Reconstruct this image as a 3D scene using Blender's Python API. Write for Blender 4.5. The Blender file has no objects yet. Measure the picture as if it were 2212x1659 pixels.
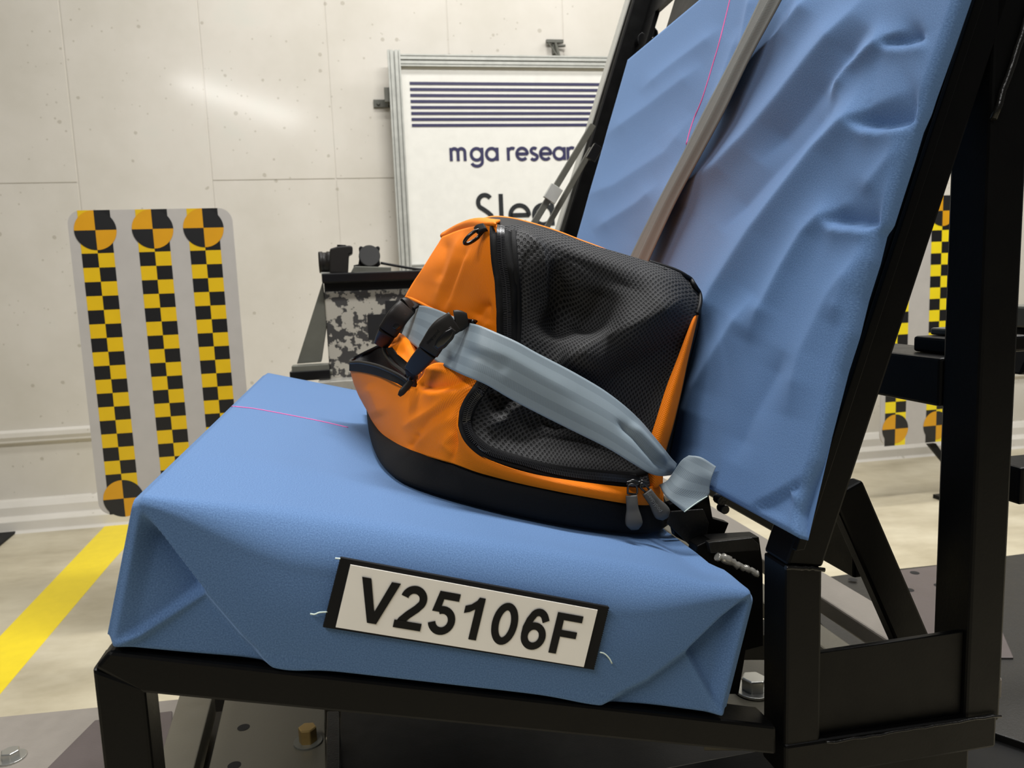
import bpy, bmesh, math, random
from mathutils import Vector as V, Matrix
from mathutils.bvhtree import BVHTree
random.seed(7)
C = bpy.context.scene.collection
SC = bpy.context.scene
# ------------------------------------------------------------------ camera
CAMZ = 1.15
f_, cx_, cy_ = 1661.0, 1106.0, 829.5
pitch, roll, psi, th, phi, wpsi = .12697, -.03883, .20142, .26519, .32186, .17187
Fv = V((0, math.cos(pitch), -math.sin(pitch))); r0 = V((1, 0, 0)); u0 = r0.cross(Fv)
Rv = math.cos(roll)*r0 + math.sin(roll)*u0; Uv = -math.sin(roll)*r0 + math.cos(roll)*u0
CAM = V((0, 0, CAMZ))
cd = bpy.data.cameras.new('camera'); cam = bpy.data.objects.new('camera', cd); C.objects.link(cam)
cd.sensor_width = 36; cd.lens = 36*f_/2212; cd.clip_start = .02; cd.clip_end = 60
cam.matrix_world = Matrix(((Rv.x, Uv.x, -Fv.x, CAM.x), (Rv.y, Uv.y, -Fv.y, CAM.y), (Rv.z, Uv.z, -Fv.z, CAM.z), (0, 0, 0, 1)))
cd.dof.use_dof = True; cd.dof.focus_distance = .80; cd.dof.aperture_fstop = 13
SC.camera = cam
# ------------------------------------------------------------------ view, world
vs = SC.view_settings; vs.view_transform = 'Standard'; vs.look = 'None'; vs.gamma = 1; vs.exposure = 0.0
wd = bpy.data.worlds.new('hall_ambient'); SC.world = wd; wd.use_nodes = True
wb = wd.node_tree.nodes['Background']; wb.inputs[0].default_value = (.97, .98, 1, 1); wb.inputs[1].default_value = .10
# ------------------------------------------------------------------ frames
hh = V((math.cos(psi), math.sin(psi), 0)); vv = V((-math.sin(psi), math.cos(psi), 0)); zz = V((0, 0, 1))
uu = math.cos(th)*hh - math.sin(th)*zz; ww = math.sin(th)*hh + math.cos(th)*zz
qq = math.sin(phi)*hh + math.cos(phi)*zz
A0 = V((-.28204, .55165, CAMZ-.14169))
def HV(h, v, z): return A0 + h*hh + v*vv + z*zz
def UVW(u, v, w): return A0 + u*uu + v*vv + w*ww
def ray(px, py): return Fv + (px-cx_)/f_*Rv - (py-cy_)/f_*Uv
def hit(px, py, n, p0):
    r = ray(px, py); return CAM + r*((p0-CAM).dot(n)/r.dot(n))
def PV(px, py, v): return hit(px, py, vv, A0+v*vv)          # point seen at a pixel, on the plane v = const of the seat
def PZ(px, py, z): return hit(px, py, zz, V((0, 0, z)))
def pix(P):
    d = P-CAM; k = d.dot(Fv); return (cx_+f_*d.dot(Rv)/k, cy_-f_*d.dot(Uv)/k)
wx = V((math.cos(wpsi), math.sin(wpsi), 0)); wn = V((-math.sin(wpsi), math.cos(wpsi), 0)); W0 = V((-.30387, 4.28282, 0))
def WALL(x, off, z): return W0 + x*wx - off*wn + z*zz       # x along the wall, off = distance in front of it
# ------------------------------------------------------------------ lamps of the hall
def strip(p0, p1, width, power, col=(1, .985, .965)):
    ld = bpy.data.lights.new('ceiling_strip', 'AREA'); ld.shape = 'RECTANGLE'; L = (p1-p0).length
    ld.size = L; ld.size_y = width; ld.energy = power; ld.color = col
    o = bpy.data.objects.new('ceiling_strip', ld); C.objects.link(o)
    x = (p1-p0).normalized(); zax = zz.copy(); y = zax.cross(x).normalized()
    m = (p0+p1)/2
    o.matrix_world = Matrix(((x.x, y.x, zax.x, m.x), (x.y, y.y, zax.y, m.y), (x.z, y.z, zax.z, m.z), (0, 0, 0, 1)))
    return o
def mirrored(px, py, zl):                                    # point at height zl that the painted wall mirrors at a pixel
    P = hit(px, py, wn, W0); d = (P-CAM).normalized(); d = d - 2*d.dot(wn)*wn
    return P + d*((zl-P.z)/d.z)
LZ = 3.3
s0 = mirrored(385, 175, LZ); s1 = mirrored(650, 262, LZ)
strip(s0, s1, .20, 70)
for off, x, p in ((1.3, -.4, 68), (1.5, 3.2, 85), (3.5, .6, 235), (3.2, 3.6, 50)):
    strip(WALL(x-1.2, off, 4.4), WALL(x+1.2, off, 4.4), .35, p)
# ------------------------------------------------------------------ materials
MATS = {}
def s2l(c): return tuple(((x/255)/12.92 if x/255 <= .04045 else ((x/255+.055)/1.055)**2.4) for x in c) + (1,)
class NT:
    def __init__(s, name, rough=.5, metal=0, spec=.5, sheen=0):
        s.m = bpy.data.materials.new(name); s.m.use_nodes = True; s.t = s.m.node_tree; s.b = s.t.nodes['Principled BSDF']
        s.b.inputs['Roughness'].default_value = rough; s.b.inputs['Metallic'].default_value = metal
        s.b.inputs['Specular IOR Level'].default_value = spec
        if sheen: s.b.inputs['Sheen Weight'].default_value = sheen; s.b.inputs['Sheen Roughness'].default_value = .4
        MATS[name] = s.m
    def n(s, ty, **k):
        nd = s.t.nodes.new(ty)
        for a, b in k.items():
            setattr(nd, a, b)
        return nd
    def l(s, a, b): s.t.links.new(a, b)
    def coord(s, kind='Object'): return s.n('ShaderNodeTexCoord').outputs[kind]
    def math(s, op, a, b=None, c=None):
        nd = s.n('ShaderNodeMath', operation=op)
        for i, x in enumerate((a, b, c)):
            if x is None: continue
            if isinstance(x, (int, float)): nd.inputs[i].default_value = x
            else: s.l(x, nd.inputs[i])
        return nd.outputs[0]
    def noise(s, co, scale, detail=4, rough=.5):
        nd = s.n('ShaderNodeTexNoise'); nd.inputs['Scale'].default_value = scale; nd.inputs['Detail'].default_value = detail; nd.inputs['Roughness'].default_value = rough
        if co is not None: s.l(co, nd.inputs['Vector'])
        return nd.outputs['Fac']
    def ramp(s, fac, stops):
        nd = s.n('ShaderNodeValToRGB'); e = nd.color_ramp.elements
        while len(e) < len(stops): e.new(.5)
        for el, (p, c) in zip(e, stops): el.position = p; el.color = c if len(c) == 4 else tuple(c)+(1,)
        s.l(fac, nd.inputs[0]); return nd.outputs[0]
    def mix(s, fac, a, b):
        nd = s.n('ShaderNodeMix', data_type='RGBA')
        if isinstance(fac, float): nd.inputs[0].default_value = fac
        else: s.l(fac, nd.inputs[0])
        for i, x in ((6, a), (7, b)):
            if isinstance(x, tuple): nd.inputs[i].default_value = x
            else: s.l(x, nd.inputs[i])
        return nd.outputs[2]
    def bump(s, h, strength=.3, dist=.001, normal=None):
        nd = s.n('ShaderNodeBump'); nd.inputs['Strength'].default_value = strength; nd.inputs['Distance'].default_value = dist
        s.l(h, nd.inputs['Height'])
        if normal is not None: s.l(normal, nd.inputs['Normal'])
        s.l(nd.outputs[0], s.b.inputs['Normal']); return nd.outputs[0]
    def col(s, c):
        if isinstance(c, tuple): s.b.inputs['Base Color'].default_value = c
        else: s.l(c, s.b.inputs['Base Color'])
def flat(name, c, rough=.5, metal=0, spec=.5, bump=0, scale=200):
    if max(c) < 50 and rough > .38: spec = min(spec, .2)
    t = NT(name, rough, metal, spec); co = t.coord()
    base = s2l(c); lo = tuple(x*.86 for x in base[:3])+(1,)
    t.col(t.mix(t.noise(co, scale*.1), lo, base))
    if bump: t.bump(t.noise(co, scale), bump, .0006)
    return t.m
# painted concrete wall
t = NT('painted_concrete', .5, spec=.3); co = t.coord()
n1 = t.noise(co, 1.6, 6, .6); n2 = t.noise(co, 14, 6, .65)
base = t.ramp(n1, [(.3, s2l((193, 188, 176))), (.6, s2l((206, 201, 191))), (.8, s2l((199, 200, 190)))])
vor = t.n('ShaderNodeTexVoronoi'); vor.inputs['Scale'].default_value = 9; t.l(co, vor.inputs['Vector'])
gate = t.math('GREATER_THAN', t.noise(co, 2.3, 3), .44)
sz = t.math('MULTIPLY', n2, .17)
pit = t.math('MULTIPLY', t.math('LESS_THAN', vor.outputs['Distance'], sz), gate)
v2 = t.n('ShaderNodeTexVoronoi'); v2.inputs['Scale'].default_value = 23; t.l(co, v2.inputs['Vector'])
pit2 = t.math('LESS_THAN', v2.outputs['Distance'], t.math('MULTIPLY', t.noise(co, 5, 5), .2))
pits = t.math('MAXIMUM', pit, t.math('MULTIPLY', pit2, t.math('GREATER_THAN', t.noise(co, 3.1, 3), .5)))
t.col(t.mix(t.math('MULTIPLY', pits, .42), base, s2l((140, 132, 112))))
hgt = t.math('SUBTRACT', t.math('ADD', t.math('MULTIPLY', n2, .35), t.math('MULTIPLY', t.noise(co, 70, 4), .10)), pits)
t.bump(hgt, .35, .003); t.b.inputs['Coat Weight'].default_value = .55; t.b.inputs['Coat Roughness'].default_value = .13
# concrete floor
t = NT('polished_concrete_floor', .38, spec=.45); co = t.coord()
mp = t.n('ShaderNodeMapping'); mp.inputs['Scale'].default_value = (1, 1.6, 1); t.l(co, mp.inputs[0])
a = t.noise(mp.outputs[0], 2.2, 8, .62); b = t.noise(mp.outputs[0], 9, 6, .6)
cc = t.ramp(a, [(.32, s2l((150, 139, 112))), (.5, s2l((176, 166, 140))), (.62, s2l((190, 181, 156))), (.75, s2l((204, 196, 172)))])
t.col(t.mix(t.math('MULTIPLY', b, .35), cc, s2l((196, 190, 172)))); t.bump(b, .15, .002)
flat('yellow_floor_paint', (238, 212, 26), .45, bump=.1)
# blue stretch cloth
def cloth(name, c0, c1, c2):
    t = NT(name, .85, spec=.12, sheen=.35); co = t.coord('UV')
    fine = t.noise(co, 900, 2); mid = t.noise(co, 130, 5, .7); big = t.noise(co, 9, 4)
    mp = t.n('ShaderNodeMapping'); mp.inputs['Scale'].default_value = (1600, 500, 1); t.l(co, mp.inputs[0])
    knit = t.noise(mp.outputs[0], 1, 2)
    c = t.ramp(fine, [(.3, s2l(c0)), (.5, s2l(c1)), (.72, s2l(c2))])
    t.col(t.mix(t.math('MULTIPLY', big, .25), c, s2l(c1)))
    t.b.inputs['Sheen Tint'].default_value = s2l((170, 205, 255))
    t.bump(t.math('ADD', t.math('MULTIPLY', knit, .6), t.math('MULTIPLY', fine, .5)), .35, .0006)
cloth('blue_stretch_cloth', (71, 96, 133), (81, 109, 147), (96, 125, 164))
# steel
def paint(name, c, rough, bump=.12, spec=.28, metal=0):
    t = NT(name, rough, metal, spec=spec); co = t.coord()
    n = t.noise(co, 30, 5, .6); c = s2l(c)
    t.col(t.mix(n, tuple(x*.7 for x in c[:3])+(1,), c)); r = t.math('MULTIPLY_ADD', n, .25, rough-.12); t.l(r, t.b.inputs['Roughness'])
    t.bump(t.math('ADD', t.noise(co, 350, 3), n), bump, .0008)
paint('black_painted_steel', (5, 5, 5), .42, spec=.16)
paint('weld_bead_steel', (28, 27, 25), .25, .6)
paint('dark_chipped_steel', (30, 29, 27), .4, .5)
paint('grey_steel_plate', (128, 122, 114), .42, .2)
paint('brown_grey_plate', (84, 76, 74), .45, .2)
paint('olive_steel', (92, 88, 76), .4, .15)
paint('bright_steel', (205, 202, 192), .3, .1, metal=.6)
paint('dull_aluminium', (186, 187, 180), .38, .1, metal=.25)
paint('mid_grey_metal', (98, 98, 90), .4, .1, metal=.15)
flat('zinc_bolt', (190, 190, 185), .28, .9); flat('brass_bolt', (176, 148, 92), .35, .8)
# chipped target plate
t = NT('chipped_checker_paint', .45); co = t.coord()
n = t.noise(co, 26, 8, .62); m1 = t.math('GREATER_THAN', n, .5)
t.col(t.mix(m1, s2l((52, 51, 50)), s2l((150, 146, 136))))
flat('lens_cap_grey', (66, 66, 65), .5); flat('matte_black', (20, 20, 21), .6); flat('gloss_black', (14, 14, 15), .22); flat('flat_black_square', (34, 34, 35), .5)
flat('grey_target_square', (150, 146, 136), .5)
flat('board_white', (176, 172, 167), .3); flat('sign_white', (226, 225, 218), .22); flat('sign_navy', (42, 40, 78), .4); flat('sign_charcoal', (44, 46, 48), .4)
flat('checker_yellow', (214, 176, 20), .3); flat('checker_black', (24, 24, 25), .3); flat('target_amber', (206, 148, 22), .3); flat('target_black', (30, 30, 31), .3)
flat('checker_yellow_bright', (228, 205, 28), .3)
flat('plaque_white', (242, 238, 230), .35); flat('plaque_ink', (9, 10, 13), .4); flat('plaque_border', (17, 17, 18), .75)
flat('pink_thread', (226, 92, 160), .7); flat('white_thread', (200, 215, 205), .8)
flat('amber_logo', (60, 60, 58), .5)
# orange nylon
def weave(name, c, sx, sy, rough=.55, amp=.5, dark=.6, spec=.2, sheen=0):
    t = NT(name, rough, spec=spec, sheen=sheen); co = t.coord('UV'); sp = t.n('ShaderNodeSeparateXYZ'); t.l(co, sp.inputs[0])
    a = t.math('SINE', t.math('MULTIPLY', sp.outputs[0], sx)); b = t.math('SINE', t.math('MULTIPLY', sp.outputs[1], sy))
    h = t.math('MULTIPLY', a, b); h = t.math('MULTIPLY_ADD', h, .5, .5)
    c = s2l(c); d = tuple(x*dark for x in c[:3])+(1,)
    t.col(t.mix(h, d, c)); t.bump(t.math('ADD', h, t.math('MULTIPLY', t.noise(co, 60, 3), .6)), amp, .0007)
    return t
weave('orange_nylon', (255, 134, 6), 2*math.pi/.0022, 2*math.pi/.0026, dark=.72, sheen=0)
weave('black_nylon', (17, 17, 18), 2*math.pi/.0018, 2*math.pi/.0018, .7, .3)
weave('dark_lining', (13, 13, 16), 2*math.pi/.003, 2*math.pi/.003, .6, .2)
weave('base_fabric', (5, 6, 9), 2*math.pi/.0015, 2*math.pi/.0015, .75, .25)
# spacer mesh with hexagonal holes
t = NT('black_spacer_mesh', .62, spec=.28); co = t.coord('UV'); sp = t.n('ShaderNodeSeparateXYZ'); t.l(co, sp.inputs[0])
PX, PY = .0056, .0060
def cell(ox, oy):
    a = t.math('PINGPONG', t.math('ADD', sp.outputs[0], ox), PX/2); b = t.math('PINGPONG', t.math('ADD', sp.outputs[1], oy), PY/2)
    a = t.math('DIVIDE', a, PX/2); b = t.math('DIVIDE', b, PY/2)
    return t.math('SQRT', t.math('ADD', t.math('POWER', t.math('MULTIPLY', a, 1.25), 2), t.math('POWER', b, 2)))
dmin = t.math('MINIMUM', cell(0, 0), cell(PX/2, PY/2))
hole = t.n('ShaderNodeMapRange'); hole.inputs[1].default_value = .38; hole.inputs[2].default_value = .6; t.l(dmin, hole.inputs[0])
fine = t.noise(co, 1500, 2)
t.col(t.mix(hole.outputs[0], (.0012, .0012, .0013, 1), t.mix(fine, s2l((30, 30, 31)), s2l((60, 60, 61)))))
t.bump(t.math('ADD', hole.outputs[0], t.math('MULTIPLY', fine, .5)), .9, .0012)
# seat-belt webbing: UV x across (0..1), y along in metres
def webbing(name, c, bright):
    t = NT(name, .5, spec=.2 if 'dark' in name else .45); co = t.coord('UV'); sp = t.n('ShaderNodeSeparateXYZ'); t.l(co, sp.inputs[0])
    rib = t.math('SINE', t.math('MULTIPLY', sp.outputs[1], 2*math.pi/.0017))
    band = t.math('GREATER_THAN', t.math('SINE', t.math('MULTIPLY', sp.outputs[0], 2*math.pi*3)), .1)
    fl = t.noise(co, 300, 2)
    h = t.math('ADD', t.math('MULTIPLY', rib, t.math('MULTIPLY_ADD', band, .8, .2)), t.math('MULTIPLY', fl, t.math('MULTIPLY_ADD', band, -.8, 1)))
    c0 = s2l(c); c1 = s2l(bright)
    t.col(t.mix(t.math('MULTIPLY_ADD', h, .14, t.math('MULTIPLY_ADD', band, -.3, .6)), c0, c1)); t.bump(h, .13, .0004)
webbing('grey_webbing', (100, 112, 120), (132, 145, 152)); webbing('dark_webbing', (84, 88, 87), (98, 102, 101))
flat('black_plastic', (34, 32, 30), .42, spec=.5, bump=.1, scale=900); flat('rubber_grey', (62, 61, 58), .55); flat('black_coil', (44, 44, 46), .25)
flat('rubber_black', (44, 42, 40), .4); flat('black_metal', (16, 16, 16), .2, spec=.7); flat('engraving', (8, 8, 8), .7); flat('embossed_grey', (118, 118, 114), .6); flat('black_piping', (12, 12, 13), .5)
M = MATS
# ------------------------------------------------------------------ object helpers
def props(o, label=None, cat=None, group=None, kind=None):
    if label: o['label'] = label
    if cat: o['category'] = cat
    if group: o['group'] = group
    if kind: o['kind'] = kind
    return o
def thing(name, loc, label, cat, group=None):
    o = bpy.data.objects.new(name, None); C.objects.link(o); o.location = loc; o.empty_display_size = .05
    return props(o, label, cat, group)
def world_loc(o):
    p = V(o.location)
    while o.parent: o = o.parent; p += V(o.location)
    return p
class MB:
    """collects geometry in world coordinates"""
    def __init__(s): s.v = []; s.f = []; s.mi = []; s.uv = []; s.sm = []
    def add(s, verts, faces, mi=0, uvs=None, smooth=False):
        b = len(s.v); s.v += [V(p) for p in verts]
        for k, fc in enumerate(faces):
            s.f.append([b+i for i in fc]); s.mi.append(mi if isinstance(mi, int) else mi[k]); s.sm.append(smooth)
            s.uv.append([uvs[i] for i in fc] if uvs else [(0, 0)]*len(fc))
        return s
    def grid(s, g, uv=None, mi=0, closed_u=False, smooth=True, flip=False):
        n, m = len(g), len(g[0]); vs_ = [p for r in g for p in r]; fs = []; uvl = []
        for i in range(n-1):
            for j in range(m if closed_u else m-1):
                a, b, c, d = i*m+j, i*m+(j+1) % m, (i+1)*m+(j+1) % m, (i+1)*m+j
                fs.append((a, d, c, b) if not flip else (a, b, c, d))
        u = [q for r in uv for q in r] if uv else None
        return s.add(vs_, fs, mi, u, smooth)
    def box(s, c, X, Y, Z, mi=0):      # centre and half axes
        c = V(c); vs_ = [c+a*X+b*Y+d*Z for a in (-1, 1) for b in (-1, 1) for d in (-1, 1)]
        return s.add(vs_, [(0, 1, 3, 2), (4, 6, 7, 5), (0, 4, 5, 1), (2, 3, 7, 6), (0, 2, 6, 4), (1, 5, 7, 3)], mi)
    def prism(s, poly, off, mi=0):     # poly in world, extruded by vector off
        n = len(poly); vs_ = [V(p) for p in poly]+[V(p)+off for p in poly]
        fs = [tuple(range(n))[::-1], tuple(range(n, 2*n))]+[(i, (i+1) % n, n+(i+1) % n, n+i) for i in range(n)]
        return s.add(vs_, fs, mi)
    def tube(s, pts, r, k=10, mi=0, caps=True, closed=False, flatten=None):
        pts = [V(p) for p in pts]; n = len(pts); rs = r if isinstance(r, (list, tuple)) else [r]*n; g = []
        t0 = (pts[1]-pts[0]).normalized(); nx = t0.orthogonal().normalized() if flatten is None else (flatten-flatten.dot(t0)*t0).normalized()
        for i, p in enumerate(pts):
            a = pts[(i-1) % n] if closed else pts[max(i-1, 0)]; b = pts[(i+1) % n] if closed else pts[min(i+1, n-1)]
            tt = (b-a).normalized(); nx = (nx-nx.dot(tt)*tt).normalized(); ny = tt.cross(nx)
            g.append([p+rs[i]*(math.cos(2*math.pi*j/k)*nx+math.sin(2*math.pi*j/k)*ny) for j in range(k)])
        if closed: g.append(g[0])
        s.grid(g, closed_u=True, mi=mi)
        if caps and not closed:
            s.add(g[0], [tuple(range(k))], mi); s.add(g[-1], [tuple(range(k))[::-1]], mi)
        return s
    def build(s, name, mats, parent=None, solid=0, bevel=0, subsurf=0, auto=None, label=None, fixn=True, seg=2, offset=-1):
        me = bpy.data.meshes.new(name); o = bpy.data.objects.new(name, me); C.objects.link(o)
        org = world_loc(parent) if parent else V((0, 0, 0))
        if not parent and s.v:
            org = sum(s.v, V((0, 0, 0)))/len(s.v); org.z = min(p.z for p in s.v); o.location = org
        me.from_pydata([p-org for p in s.v], [], s.f)
        for mn in (mats if isinstance(mats, (list, tuple)) else [mats]): me.materials.append(M[mn])
        uvl = me.uv_layers.new(name='UVMap'); k = 0
        for p, mi, sm, uv in zip(me.polygons, s.mi, s.sm, s.uv):
            p.material_index = mi; p.use_smooth = sm
            for q in uv: uvl.data[k].uv = q; k += 1
        me.validate()
        if fixn:
            bm = bmesh.new(); bm.from_mesh(me); bmesh.ops.remove_doubles(bm, verts=bm.verts, dist=1e-6); bmesh.ops.recalc_face_normals(bm, faces=bm.faces); bm.to_mesh(me); bm.free()
        if parent: o.parent = parent
        if bevel:
            b = o.modifiers.new('b', 'BEVEL'); b.width = bevel; b.segments = seg; b.limit_method = 'ANGLE'; b.angle_limit = math.radians(35)
        if solid:
            b = o.modifiers.new('s', 'SOLIDIFY'); b.thickness = solid; b.offset = offset
        if subsurf:
            b = o.modifiers.new('d', 'SUBSURF'); b.levels = b.render_levels = subsurf
        if label: o['label'] = label
        return o
def cr1(P, t):
    n = len(P)-1; t = max(0, min(t, n-1e-9)); i = int(t); f = t-i
    p0 = P[i-1] if i > 0 else P[0]*2-P[1]; p1 = P[i]; p2 = P[i+1]; p3 = P[i+2] if i+2 <= n else P[n]*2-P[n-1]
    return .5*((2*p1)+(p2-p0)*f+(2*p0-5*p1+4*p2-p3)*f*f+(3*p1-p0-3*p2+p3)*f**3)
def cr(P, n): P = [V(p) for p in P]; return [cr1(P, i/(n-1)*(len(P)-1)) for i in range(n)]
def even(P, n):
    D = [0]
    for a, b in zip(P, P[1:]): D.append(D[-1]+(b-a).length)
    out = []; j = 0
    for i in range(n):
        d = D[-1]*i/(n-1)
        while j < len(P)-2 and D[j+1] < d: j += 1
        L = D[j+1]-D[j]; out.append(P[j].lerp(P[j+1], (d-D[j])/L if L > 0 else 0))
    return out
def smooth_path(P, n): return even(cr(P, max(8*len(P), n)), n)
def patch(rows, nu, nv):
    R_ = [cr([V(p) for p in r], nu) for r in rows]
    return list(map(list, zip(*[cr([r[i] for r in R_], nv) for i in range(nu)])))
def grid_uv(g):
    """arc-length parameters in metres, averaged over the patch"""
    n, m = len(g), len(g[0]); uv = []; mid = g[n//2]
    X = [0]
    for a, b in zip(mid, mid[1:]): X.append(X[-1]+(b-a).length)
    Y = [0]
    for i in range(n-1): Y.append(Y[-1]+(g[i+1][m//2]-g[i][m//2]).length)
    return [[(X[j], Y[i]) for j in range(m)] for i in range(n)]
def normals(g):
    n, m = len(g), len(g[0]); N = []
    for i in range(n):
        r = []
        for j in range(m):
            a = g[i][min(j+1, m-1)]-g[i][max(j-1, 0)]; b = g[min(i+1, n-1)][j]-g[max(i-1, 0)][j]
            k = a.cross(b)
            if k.length < 1e-12: k = -vv
            k = k.normalized(); k = k if k.dot(CAM-g[i][j]) > 0 else -k
            r.append(k)
        N.append(r)
    return N
def sd_poly(p, line):
    """distance to a pixel polyline, signed (+ on the right-hand side, image y down), and the position along it 0..1"""
    best = None; L = sum(math.dist(a, b) for a, b in zip(line, line[1:])); s = 0
    for a, b in zip(line, line[1:]):
        dx, dy = b[0]-a[0], b[1]-a[1]; l = math.hypot(dx, dy); t = ((p[0]-a[0])*dx+(p[1]-a[1])*dy)/(l*l); tc = max(0, min(1, t))
        d = math.hypot(p[0]-a[0]-tc*dx, p[1]-a[1]-tc*dy); sg = 1 if dx*(p[1]-a[1])-dy*(p[0]-a[0]) > 0 else -1
        if best is None or d < best[0]: best = (d, sg*d, (s+tc*l)/L)
        s += l
    return best[1], best[2]
def crease_field(creases, p):
    """sum of folds: (line, amplitude m, width of the left flank, width of the right flank) - sharp crest, soft flanks"""
    o = 0
    for line, amp, wl, wr in creases:
        d, t = sd_poly(p, line); w_ = wr if d > 0 else wl
        if abs(d) > 3.2*w_: continue
        o += amp*math.exp(-(abs(d)/w_)**1.35)*min(1, t*5+.05)*min(1, (1-t)*5+.05)
    return o
def crease_grid(g, creases):
    N = normals(g); return [[p+crease_field(creases, pix(p))*N[i][j] for j, p in enumerate(r)] for i, r in enumerate(g)]
def bvh(g):
    m = len(g[0]); vs_ = [p for r in g for p in r]; fs = [(i*m+j, i*m+j+1, (i+1)*m+j+1, (i+1)*m+j) for i in range(len(g)-1) for j in range(m-1)]
    return BVHTree.FromPolygons(vs_, fs)
def drop(px, py, trees, off=.001, fb=.15):
    best = None; d = ray(px, py).normalized()
    for t in trees:
        h = t.ray_cast(CAM, d)
        if h[0] and (best is None or h[3] < best[3]): best = h
    if best is None: return (None, None) if fb is None else (PV(px, py, fb)-d*off, -vv)
    n = best[1] if best[1].dot(d) < 0 else -best[1]
    return best[0]+n*off, n
# stroke lettering ----------------------------------------------------------
def arc(cx, cy, rx, ry, a0, a1, n=14): return [(cx+rx*math.cos(math.radians(a0+(a1-a0)*i/n)), cy+ry*math.sin(math.radians(a0+(a1-a0)*i/n))) for i in range(n+1)]
LIFT = [0, V((0, 0, 0))]
def lift(fn):
    LIFT[0] += 1; o = LIFT[1]*(LIFT[0] % 12)*3e-5; return lambda a, b: fn(a, b)+o
def stroke(mb, pts, w, fn, mi=0, closed=False):
    fn = lift(fn)
    n = len(pts); L = []; Rr = []
    for i in range(n):
        a = pts[(i-1) % n] if closed or i > 0 else pts[0]; b = pts[(i+1) % n] if closed or i < n-1 else pts[-1]
        dx, dy = b[0]-a[0], b[1]-a[1]; l = math.hypot(dx, dy) or 1; nx, ny = -dy/l, dx/l
        wi = w[i] if isinstance(w, list) else w
        L.append(fn(pts[i][0]+nx*wi/2, pts[i][1]+ny*wi/2)); Rr.append(fn(pts[i][0]-nx*wi/2, pts[i][1]-ny*wi/2))
    if closed: L.append(L[0]); Rr.append(Rr[0])
    m = len(L); mb.add(L+Rr, [(i, i+1, m+i+1, m+i) for i in range(m-1)], mi)
def poly2(mb, pts, fn, mi=0):
    fn = lift(fn); mb.add([fn(*p) for p in pts], [tuple(range(len(pts)))], mi)
BOLD = {
 'V': (.667, [], [[(0, .716), (.157, .716), (.334, .19), (.255, 0)], [(.667, .716), (.51, .716), (.334, .19), (.255, 0), (.412, 0)]]),
 '1': (.556, [], [[(.395, 0), (.395, .72), (.285, .72), (.255, .65), (.255, 0)], [(.285, .72), (.255, .66), (.17, .585), (.07, .545), (.07, .42), (.17, .455), (.256, .515), (.3, .6)]]),
 'F': (.611, [], [[(.073, 0), (.218, 0), (.218, .716), (.073, .716)], [(.218, .716), (.564, .716), (.564, .595), (.218, .595)], [(.218, .425), (.518, .425), (.518, .305), (.218, .305)]]),
 '2': (.556, [(arc(.277, .50, .163, .158, 172, -25, 16)+[(.36, .35), (.24, .235), (.15, .13), (.115, .055)], .132)], [[(.03, 0), (.507, 0), (.507, .128), (.03, .128)]]),
 '5': (.556, [(arc(.275, .235, .172, .178, 195, 480, 22), .13)], [[(.135, .716), (.5, .716), (.5, .588), (.235, .588), (.205, .37), (.072, .37)], ]),
 '0': (.556, [(arc(.277, .358, .168, .298, 0, 360, 36), .13, True)], []),
 '6': (.556, [(arc(.285, .235, .165, .175, 0, 360, 30), .128, True), ([(.455, .51)]+arc(.305, .475, .14, .178, 35, 130, 8)+[(.155, .5), (.118, .36), (.118, .24)], .13)], []),
}
def bold_text(mb, txt, fn, sc, x0, y0):
    x = x0
    for ch in txt:
        adv, st, po = BOLD[ch]; g = lambda a, b: fn(x+a*sc, y0+b*sc)
        for q in po: poly2(mb, q, g)
        for q in st: stroke(mb, q[0], q[1], g, closed=len(q) > 2)
        x += adv*sc
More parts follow.
